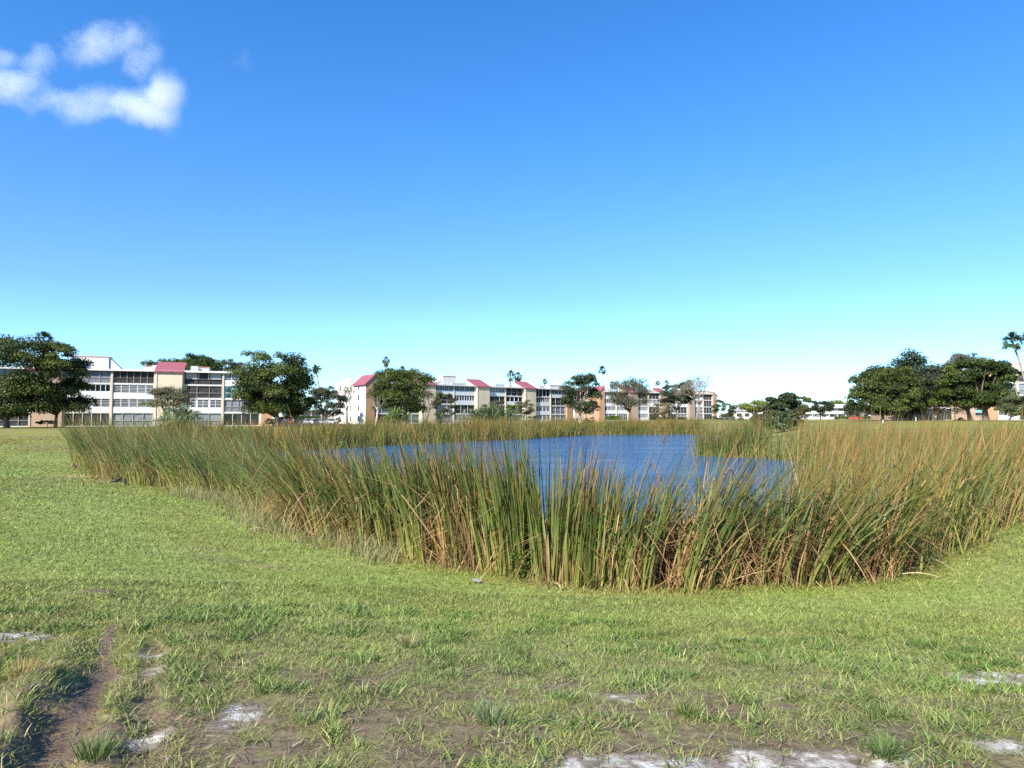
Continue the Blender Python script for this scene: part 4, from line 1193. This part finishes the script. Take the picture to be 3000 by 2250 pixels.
LT = 'trees round the left block'
tree('great spreading dark tree cut by the left edge of the photo', 110, 20, -150, 150, 988, 1222, DK0, DK1, 11, 9500, 46, .24, .42, group=LT)
tree('great spreading dark tree whose thin trunk forks before the tan wall, left block', 114, 163, 55, 254, 1008, 1206, DK0, DK1, 12, 8500, 42, .24, .26, lean=.12, group=LT)
tree('small olive umbrella shaped tree before the cream tower', 92, 483, 424, 562, 1134, 1194, OL0, OL1, 13, 2600, 26, .12, .13, lean=-.1, twigs=True, flat=.5, fork=.8, group=LT)
tree('dark tree peeping over the roof left of the red tower roof', 168, 455, 428, 540, 1052, 1105, DK0, DK1, 14, 2600, 22, .24, group=LT)
tree('tallest dark green tree above the roof behind the left block', 162, 592, 522, 650, 1039, 1120, DK0, (.09, .14, .02), 15, 4200, 26, .24, group=LT)
tree('pale thin topped tree above the roof at the right of the left block', 175, 668, 628, 712, 1054, 1130, GG0, GG1, 16, 1900, 22, .22, twigs=True, group=LT)
tree('huge round dark tree with a stout trunk at the right end of the left block', 125, 815, 688, 905, 1034, 1208, DK0, DK1, 17, 10500, 48, .25, .5, group=LT, fork=.5)
tree('dark tree with a forked black trunk beside the parked cars', 131, 868, 815, 922, 1104, 1216, NV0, DK1, 18, 3800, 26, .24, .24, lean=-.1, group=LT)
MT = 'trees across the pond'
tree('grey green tree with a pale slim trunk before the parking lot', 145, 952, 912, 1012, 1135, 1216, GG0, GG1, 19, 3600, 26, .20, .17, bark='palebark', group=MT)
bare_tree('thin nearly leafless tree before the white end wall', 158, 1016, 1122, 982, 1038, 21, .20, bark='bark', leaves=260, lc=(.22, .20, .08), group=MT, depth=5)
tree('big dark green tree hiding the middle of the long block', 164, 1195, 1088, 1268, 1082, 1205, DK0, DK1, 20, 8000, 44, .26, .3, group=MT)
tree('tall dark crown rising behind the long block roof beside the palms', 205, 1150, 1092, 1225, 1082, 1130, NV0, DK1, 46, 3200, 24, .28, group=MT)
bare_tree('pale crooked leafless trunk right of the orange corner', 152, 1100, 1150, 1085, 1145, 22, .24, lean=.15, leaves=60, group=MT, depth=4, fork=.45)
bare_tree('dark leafless tree leaning right below the red tower', 160, 1243, 1135, 1232, 1285, 23, .20, lean=.35, bark='bark', leaves=120, group=MT, depth=5, fork=.4)
tree('small dark bushy tree below the second tower of the long block', 152, 1308, 1266, 1338, 1150, 1218, (.03, .045, .015), (.13, .15, .04), 24, 1500, 18, .17, .10, twigs=True, group=MT)
tree('pale feathery tree behind the palmetto thicket', 158, 1440, 1405, 1478, 1176, 1212, OL0, OL1, 25, 1500, 16, .16, .12, twigs=True, group=MT)
tree('bright yellow green bushy tree at the right of the thicket', 150, 1502, 1482, 1522, 1186, 1228, YG0, YG1, 26, 1500, 14, .18, .12, group=MT)
tree('slender tree with a thin leaning stem and loose olive crown', 152, 1530, 1508, 1566, 1172, 1214, OL0, OL1, 27, 1000, 16, .15, .09, lean=.12, twigs=True, group=MT)
tree('tall dark oak with a pale trunk right of the orange end wall', 205, 1700, 1642, 1760, 1097, 1210, NV0, (.06, .08, .03), 28, 6000, 38, .26, .34, bark='palebark', group=MT, flat=.8)
tree('round grey brown oak thin of leaf before the farthest block', 212, 1846, 1784, 1904, 1108, 1190, (.08, .085, .045), (.15, .145, .08), 29, 4200, 36, .20, .34, twigs=True, group=MT, flat=.85)
tree('dark green flat crowned oak with a pale trunk foot', 214, 1982, 1934, 2038, 1120, 1182, NV0, (.06, .09, .03), 30, 4600, 32, .24, .3, group=MT)
tree('small leaning olive tree in front of the flat crowned oak', 206, 1956, 1908, 1976, 1180, 1216, OL0, OL1, 31, 1200, 16, .17, .16, lean=-.5, twigs=True, group=MT)
bare_tree('large leafless tree at the right end of the farthest block', 205, 2040, 1100, 2018, 2112, 32, .34, lean=.2, bark='twig', leaves=90, group=MT, depth=7, twr=.022)
tree('olive bush at the right end of the farthest block', 232, 2118, 2086, 2152, 1172, 1232, GG0, (.12, .13, .06), 33, 2600, 22, .22, .2, group=MT, name='bush', cat='bush')
RT = 'trees beyond the right lawn'
tree('yellow green tree with a dark trunk before the white house', 232, 2208, 2166, 2252, 1173, 1208, YG0, YG1, 34, 3600, 26, .24, .3, group=RT)
tree('large dark olive bushy tree left of the low white building', 104, 2295, 2246, 2352, 1154, 1246, (.03, .045, .02), (.075, .09, .035), 35, 9500, 64, .22, .2, group=RT, fill=.35)
tree('lighter green tree leaning out right of the large olive bush', 128, 2342, 2312, 2376, 1160, 1206, (.05, .07, .02), (.12, .15, .04), 36, 2300, 20, .18, .16, lean=.05, group=RT)
tree('low dark scrub beside the thin white post', 82, 2228, 2200, 2262, 1212, 1250, (.03, .045, .02), (.08, .10, .045), 37, 2600, 20, .12, .05, group=RT, name='bush', cat='bush')
tree('dark round tree before the middle of the low white building', 238, 2404, 2374, 2440, 1174, 1208, NV0, (.05, .075, .03), 38, 2600, 22, .24, .22, group=RT)
tree('wide grey green tree before the right part of the low white building', 205, 2518, 2476, 2558, 1184, 1216, GG0, (.09, .11, .05), 39, 2400, 22, .22, .18, group=RT)
tree('far yellow green treetop above the white roof', 420, 2474, 2438, 2502, 1170, 1200, YG0, YG1, 40, 1500, 18, .36, .3, group=RT)
tree('far dark treetop above the white roof beside the street lamp', 400, 2435, 2418, 2446, 1174, 1200, NV0, DK1, 41, 900, 12, .34, .3, group=RT)
tree('low dark spreading tree at the left of the right hand mass', 130, 2585, 2488, 2690, 1074, 1214, NV0, DK1, 50, 8500, 42, .25, .3, group=RT)
tree('tallest dome shaped dark tree of the right hand mass', 139, 2672, 2550, 2775, 1035, 1206, NV0, (.045, .07, .03), 51, 9500, 46, .28, .45, group=RT, flat=.8)
tree('small dark tree under the dome shaped one', 125, 2628, 2570, 2690, 1130, 1222, NV0, DK1, 52, 3200, 24, .22, .2, group=RT)
tree('grey green fine leaved tree in the middle of the right hand mass', 134, 2735, 2670, 2812, 1072, 1212, (.045, .055, .03), (.085, .095, .05), 53, 6000, 34, .18, .24, group=RT, flat=.85)
tree('dark layered tree with a curved left limb before the pink wall', 121, 2842, 2745, 2905, 1062, 1192, DK0, DK1, 54, 6800, 40, .24, .36, lean=-.1, group=RT, fork=.6)
tree('dark layered tree with a thick forked trunk before the orange wall', 118, 2888, 2795, 2962, 1054, 1188, DK0, (.07, .10, .02), 55, 8200, 42, .24, .48, lean=.02, group=RT, fork=.6)
tree('pale thin treetop rising behind the layered trees', 172, 2832, 2778, 2892, 1036, 1110, (.10, .11, .07), (.16, .17, .11), 56, 2200, 26, .22, .25, twigs=True, group=RT)
tree('small olive green tree at the right edge before the block', 112, 2958, 2922, 3035, 1158, 1215, (.06, .075, .03), (.13, .15, .05), 57, 2600, 24, .17, .14, twigs=True, group=RT)

for px_, D_, l_, r_, t_, lab_, sd_ in [(1682, 216, 1672, 1694, 1226, 'low shrub at the foot of the orange end wall', 71), (1725, 222, 1708, 1742, 1222, 'dark shrub under the tall dark oak', 72),
        (990, 160, 980, 1000, 1224, 'small green shrub at the foot of the white end wall', 73), (1288, 170, 1276, 1300, 1222, 'dark shrub below the leaning leafless tree', 74),
        (1936, 240, 1922, 1950, 1224, 'low shrub below the third tower of the farthest block', 75), (790, 122, 778, 806, 1226, 'low scrub beside the stout trunk of the huge round tree', 76),
        (140, 118, 112, 160, 1232, 'dark low shrub under the forked tree at left', 77), (2810, 128, 2798, 2826, 1224, 'dark shrub before the pink wall at right', 78),
        (1560, 205, 1545, 1578, 1218, 'olive shrub before the last tower of the long block', 79), (2160, 200, 2140, 2182, 1218, 'grey green shrub left of the white house', 80)]:
    tree(lab_, D_, px_, l_, r_, t_, 1242, NV0 if 'dark' in lab_ else GG0, DK1 if 'dark' in lab_ else GG1, sd_, 700, 12, .16, .05, group='shrubs at the building feet', name='shrub', cat='shrub')

# ------------------------------------------------------------------ palms
def fan_leaf(V, Fq, Cc, o, d, L, col, rs, nb=11, droop=.35, w_=.09):
    """a fan leaf: blades radiating from the end of a petiole o + d * L * .45"""
    d = d.normalized()
    side = d.cross(Vector((0, 0, 1)))
    side = side.normalized() if side.length > .05 else Vector((1, 0, 0))
    side = Matrix.Rotation(rs.uniform(-1.2, 1.2), 3, d) @ side
    hub = o + d * L * .45
    b0 = len(V)
    V += [o - side * .03, o + side * .03, hub + side * .02, hub - side * .02]; Fq.append((b0, b0 + 1, b0 + 2, b0 + 3)); Cc += [col * .8] * 4
    for i in range(nb):
        a = (i / (nb - 1) - .5) * 2.5
        bd = (d * math.cos(a) + side * math.sin(a)).normalized()
        Lb = L * .6 * (1 - .25 * abs(a) / 1.25) * rs.uniform(.9, 1.1)
        pr = bd.cross(Vector((0, 0, 1))); pr = pr.normalized() if pr.length > .05 else side
        mid = hub + bd * Lb * .6 - Vector((0, 0, droop * Lb * .12)); tip = hub + bd * Lb * .9 - Vector((0, 0, droop * Lb * rs.uniform(.4, .8)))
        b0 = len(V)
        V += [hub - pr * w_ * .2, hub + pr * w_ * .2, mid + pr * w_, mid - pr * w_]; Fq.append((b0, b0 + 1, b0 + 2, b0 + 3))
        b0 = len(V)
        V += [mid - pr * w_, mid + pr * w_, tip + pr * w_ * .15, tip - pr * w_ * .15]; Fq.append((b0, b0 + 1, b0 + 2, b0 + 3))
        k = rs.uniform(.75, 1.3); Cc += [col * k] * 8

def palm(px, py, dpx, D, label, seed, base_px=None, skirt=False, kind='fan', pal=0, trunk=.17, nl=30):
    rs = random.Random(seed)
    hx, _, hz = at(px, py, D)
    bx = at(base_px if base_px else px, 1240, D)[0]
    bz = T1(bx, D)
    g = empty('palm_tree', (bx, D, bz), 0, label, 'palm tree', 'palms above the roofs')
    R_ = dpx * D / F / 2
    hd = Vector((hx - bx, 0, hz - bz))
    MB().tube([(0, 0, -.3), (0, 0, .1), tuple(Vector((hd.x * .25, 0, hd.z * .4))), tuple(Vector((hd.x * .62, 0, hd.z * .75))), tuple(hd)], [trunk * 1.5, trunk * 1.2, trunk, trunk * .85, trunk * .8], 8).build('trunk', M['palmbark'], g, sm=True)
    V, Fq, Cc = [], [], []
    base = np.array([(.055, .085, .030), (.12, .15, .055), (.075, .10, .045)][pal])
    for i in range(nl):
        a = i * 2.39996 + rs.uniform(-.2, .2)
        el = math.radians(rs.uniform(-45, 80)) if kind == 'fan' else math.radians(rs.uniform(-30, 75))
        d = Vector((math.cos(a) * math.cos(el), math.sin(a) * math.cos(el), math.sin(el)))
        col = base * rs.uniform(.6, 1.5)
        if kind == 'fan':
            fan_leaf(V, Fq, Cc, hd, d, R_ * rs.uniform(.85, 1.1), col, rs, w_=R_ * .05)
        else:
            prev = hd; L = R_ * rs.uniform(.9, 1.15); dd_ = d.copy(); sd = d.cross(Vector((0, 0, 1))).normalized()
            for s_ in range(5):
                nx = prev + dd_ * L / 5
                wv = R_ * (.16 if s_ < 4 else .06)
                for sg in (-1, 1):
                    b0 = len(V)
                    V += [prev, nx, nx + sd * sg * wv - Vector((0, 0, wv * .6)), prev + sd * sg * wv - Vector((0, 0, wv * .6))]; Fq.append((b0, b0 + 1, b0 + 2, b0 + 3)); Cc += [col * rs.uniform(.8, 1.2)] * 4
                prev = nx; dd_ = (dd_ - Vector((0, 0, .28))).normalized()
    mesh_obj('crown', np.array([tuple(v) for v in V]), np.array(Fq), M['leaf'], g, np.array(Cc))
    if skirt:
        V, Fq, Cc = [], [], []
        for i in range(16):
            a = i * 2.4; d = Vector((math.cos(a) * .5, math.sin(a) * .5, -1))
            fan_leaf(V, Fq, Cc, hd - Vector((0, 0, R_ * .25)), d, R_ * rs.uniform(.8, 1.1), np.array((.16, .13, .08)) * rs.uniform(.7, 1.3), rs, nb=7, w_=R_ * .06)
        mesh_obj('dead_frond_skirt', np.array([tuple(v) for v in V]), np.array(Fq), M['leaf'], g, np.array(Cc))
palm(127, 1000, 74, 128, 'fan palm topping the great tree at the far left', 1, nl=36)
palm(926, 1084, 42, 165, 'tall thin leaning palm standing clear right of the left block', 2, base_px=944, kind='feather', trunk=.20, nl=24)
palm(1131, 1056, 32, 188, 'tall fan palm with a shaggy skirt above the big middle tree', 3, skirt=True, pal=1, base_px=1134)
palm(1178, 1084, 30, 205, 'short fan palm peeping over the big middle tree', 4, pal=1)
palm(1496, 1098, 34, 236, 'left palm of the pale pair above the long block', 5, skirt=True, pal=1)
palm(1518, 1103, 36, 240, 'right palm of the pale pair above the long block', 6, skirt=True, pal=1)
palm(1596, 1119, 23, 250, 'single round headed palm over the long block roof near its right end', 7)
palm(1764, 1085, 32, 262, 'tallest slender palm standing alone before open sky', 8, base_px=1772, trunk=.26)
palm(1724, 1116, 24, 262, 'yellowish palm behind the tall dark oak', 9, pal=1)
palm(1794, 1126, 25, 292, 'shaggy palm left of the round grey brown oak', 10, pal=1, skirt=True)
palm(1927, 1124, 21, 302, 'left palm of the matching pair behind the farthest block', 11)
palm(1953, 1122, 22, 302, 'right palm of the matching pair behind the farthest block', 12, skirt=True)
palm(2019, 1123, 26, 296, 'yellowish palm left of the leafless tree', 13, pal=1)
palm(2966, 1002, 72, 116, 'leaning fan palm over the right block with a purplish trunk', 14, base_px=3025, nl=36, skirt=False)
palm(3022, 985, 66, 118, 'fan palm cut by the right edge of the photo', 15, base_px=3030, nl=32)

def palmetto(px, py, D, wpx, topy, label, seed, n=70, pal=0):
    rs = random.Random(seed)
    x_ = at(px, py, D)[0]; z_ = T1(x_, D)
    g = empty('palmetto', (x_, D, z_), 0, label, 'palmetto', 'palmettos')
    R_ = wpx * D / F / 2; Hh = at(px, topy, D)[2] - z_
    V, Fq, Cc = [], [], []
    base = np.array([(.20, .25, .13), (.15, .21, .06), (.13, .17, .075)][pal])
    for i in range(n):
        a = i * 2.4 + rs.uniform(-.3, .3); el = math.radians(rs.uniform(5, 85))
        d = Vector((math.cos(a) * math.cos(el), math.sin(a) * math.cos(el), math.sin(el)))
        o = Vector((rs.gauss(0, R_ * .3), rs.gauss(0, R_ * .2), rs.uniform(.0, Hh * .45)))
        fan_leaf(V, Fq, Cc, o, Vector((d.x, d.y, d.z * Hh / R_ * .7)), min(R_, Hh) * rs.uniform(.75, 1.05), base * rs.uniform(.55, 1.4), rs, nb=11, w_=.075, droop=.5)
    mesh_obj('fronds', np.array([tuple(v) for v in V]), np.array(Fq), M['leaf'], g, np.array(Cc))
    st_ = MB()
    for i in range(5):
        xx = rs.gauss(0, R_ * .25)
        st_.tube([(xx, 0, -.2), (xx * 1.1, 0, Hh * .35)], [.16, .13], 6)
    st_.build('stem', M['palmbark'], g)
palmetto(522, 1240, 70, 140, 1176, 'big silvery green palmetto clump before the cream tower', 1, 90, 0)
palmetto(1158, 1240, 128, 92, 1184, 'bright green palmetto clump before the big middle tree', 2, 80, 1)
palmetto(1395, 1240, 130, 84, 1192, 'dark left palmetto of the thicket before the long block', 3, 70, 2)
palmetto(1442, 1240, 134, 96, 1180, 'tall middle palmetto of the thicket before the long block', 4, 90, 2)
palmetto(1482, 1240, 132, 76, 1190, 'right palmetto of the thicket beside the yellow green tree', 5, 60, 2)
palmetto(2300, 1245, 92, 92, 1212, 'palmetto clump at the foot of the large olive bush', 6, 70, 2)

# ------------------------------------------------------------------ cloud
def cloud(name, label, D, lobes, dens, er=.55, nscale=.012, thick=1.0):
    pts = [at(px, py, D) for px, py, *_ in lobes]
    xs = [p[0] for p in pts]; zs = [p[2] for p in pts]
    k = D / F
    rx = [l[2] * k for l in lobes]; rz_ = [l[3] * k for l in lobes]
    x0, x1 = min(x - r for x, r in zip(xs, rx)), max(x + r for x, r in zip(xs, rx))
    z0, z1 = min(z - r for z, r in zip(zs, rz_)), max(z + r for z, r in zip(zs, rz_))
    ry = max(max(rx), max(rz_)) * .75 * thick
    m_ = bpy.data.materials.new(name + '_vapour'); m_.use_nodes = True
    t_ = m_.node_tree; t_.nodes.remove(t_.nodes['Principled BSDF'])
    N, L = t_.nodes, t_.links
    tc = N.new('ShaderNodeTexCoord')
    nz = N.new('ShaderNodeTexNoise'); nz.inputs['Scale'].default_value = nscale; nz.inputs['Detail'].default_value = 6; nz.inputs['Roughness'].default_value = .66
    L.new(tc.outputs['Object'], nz.inputs[0])
    off = N.new('ShaderNodeVectorMath'); off.operation = 'MULTIPLY_ADD'
    L.new(nz.outputs['Color'], off.inputs[0]); off.inputs[1].default_value = (55, 55, 55); off.inputs[2].default_value = (-27, -27, -27)
    wp = N.new('ShaderNodeVectorMath'); wp.operation = 'ADD'
    L.new(tc.outputs['Object'], wp.inputs[0]); L.new(off.outputs[0], wp.inputs[1])
    acc = None
    for (px, py, a, b_, ang, st), (x, y, z) in zip(lobes, pts):
        sb = N.new('ShaderNodeVectorMath'); sb.operation = 'SUBTRACT'; sb.inputs[1].default_value = (x, D, z); L.new(wp.outputs[0], sb.inputs[0])
        ro = N.new('ShaderNodeVectorRotate'); ro.rotation_type = 'Y_AXIS'; ro.inputs['Angle'].default_value = -ang; L.new(sb.outputs[0], ro.inputs[0])
        sc_ = N.new('ShaderNodeVectorMath'); sc_.operation = 'MULTIPLY'; sc_.inputs[1].default_value = (1 / (a * k), 1 / (min(a, b_) * k * 1.1 * thick), 1 / (b_ * k)); L.new(ro.outputs[0], sc_.inputs[0])
        ln = N.new('ShaderNodeVectorMath'); ln.operation = 'LENGTH'; L.new(sc_.outputs[0], ln.inputs[0])
        mr = N.new('ShaderNodeMapRange'); mr.interpolation_type = 'SMOOTHSTEP'
        mr.inputs['From Min'].default_value = 1.05; mr.inputs['From Max'].default_value = .1; mr.inputs['To Max'].default_value = st; L.new(ln.outputs['Value'], mr.inputs[0])
        if acc is None: acc = mr.outputs[0]
        else:
            mx = N.new('ShaderNodeMath'); mx.operation = 'MAXIMUM'; L.new(acc, mx.inputs[0]); L.new(mr.outputs[0], mx.inputs[1]); acc = mx.outputs[0]
    er_ = N.new('ShaderNodeMapRange'); er_.inputs['From Min'].default_value = .32; er_.inputs['From Max'].default_value = .68; er_.inputs['To Min'].default_value = 1 - er; er_.inputs['To Max'].default_value = 1 + er
    L.new(nz.outputs[0], er_.inputs[0])
    ad = N.new('ShaderNodeMath'); ad.operation = 'MULTIPLY_ADD'; L.new(acc, ad.inputs[0]); ad.inputs[1].default_value = 1.3; ad.inputs[2].default_value = -.15
    nn = N.new('ShaderNodeMath'); nn.operation = 'MULTIPLY_ADD'; L.new(nz.outputs[0], nn.inputs[0]); nn.inputs[1].default_value = 2.0; nn.inputs[2].default_value = -1.0
    sm_ = N.new('ShaderNodeMath'); sm_.operation = 'ADD'; sm_.use_clamp = False; L.new(ad.outputs[0], sm_.inputs[0]); L.new(nn.outputs[0], sm_.inputs[1])
    cl = N.new('ShaderNodeMath'); cl.operation = 'MAXIMUM'; L.new(sm_.outputs[0], cl.inputs[0]); cl.inputs[1].default_value = 0
    cut = N.new('ShaderNodeMath'); cut.operation = 'MINIMUM'; L.new(cl.outputs[0], cut.inputs[0])
    a4 = N.new('ShaderNodeMath'); a4.operation = 'MULTIPLY'; L.new(acc, a4.inputs[0]); a4.inputs[1].default_value = 4; L.new(a4.outputs[0], cut.inputs[1])
    ml = cut
    m2 = N.new('ShaderNodeMath'); m2.operation = 'MULTIPLY'; m2.inputs[1].default_value = dens; L.new(ml.outputs[0], m2.inputs[0])
    vs = N.new('ShaderNodeVolumeScatter'); vs.inputs['Color'].default_value = (1, 1, 1, 1); vs.inputs['Anisotropy'].default_value = -.25
    L.new(m2.outputs[0], vs.inputs['Density']); L.new(vs.outputs[0], N['Material Output'].inputs['Volume'])
    m_.cycles.volume_step_rate = .12
    bm = bmesh.new(); bmesh.ops.create_icosphere(bm, subdivisions=3, radius=1)
    pd = 1.22
    cx, cz = (x0 + x1) / 2, (z0 + z1) / 2
    for v in bm.verts: v.co = Vector((cx + v.co.x * (x1 - x0) / 2 * 1.30, D + v.co.y * ry * 1.3, cz + v.co.z * (z1 - z0) / 2 * 1.45))
    me = bpy.data.meshes.new(name); bm.to_mesh(me); bm.free(); me.materials.append(m_)
    o = bpy.data.objects.new(name, me); C.objects.link(o)
    return tag(o, label, 'cloud')
# lobes: pixel centre, half sizes in pixels, tilt, strength
cloud('cloud', 'bright white cloud curled like a hook at the upper left', 1400,
      [(320, 132, 180, 66, -.30, .78), (415, 172, 95, 56, -.55, .62), (235, 108, 130, 42, -.1, .42), (482, 285, 72, 110, .35, 1.25), (435, 330, 135, 62, .30, 1.2), (370, 312, 120, 55, -.1, 1.0),
       (260, 308, 140, 60, -.35, .85), (130, 295, 110, 55, -.1, .6), (40, 240, 130, 45, -.35, 1.2), (-30, 225, 120, 45, -.1, 1.1), (100, 185, 110, 50, -.5, .6), (10, 168, 90, 45, 0, .6), (60, 262, 110, 42, -.3, 1.0), (180, 292, 90, 45, -.2, .8), (150, 130, 70, 30, -.2, .4), (500, 270, 55, 70, 0, .7)],
      .0135, .85, .017)
cloud('cloud', 'small faint wisp of cloud right of the hooked cloud', 1400, [(722, 180, 45, 40, .3, .35), (700, 190, 60, 30, 0, .2)], .0045, .8, .02)
cloud('cloud', 'faint low wisp of cloud below the hooked cloud', 1400, [(310, 692, 60, 18, 0, .4), (330, 630, 50, 14, 0, .22), (95, 640, 45, 14, .2, .25)], .003, .8, .02)
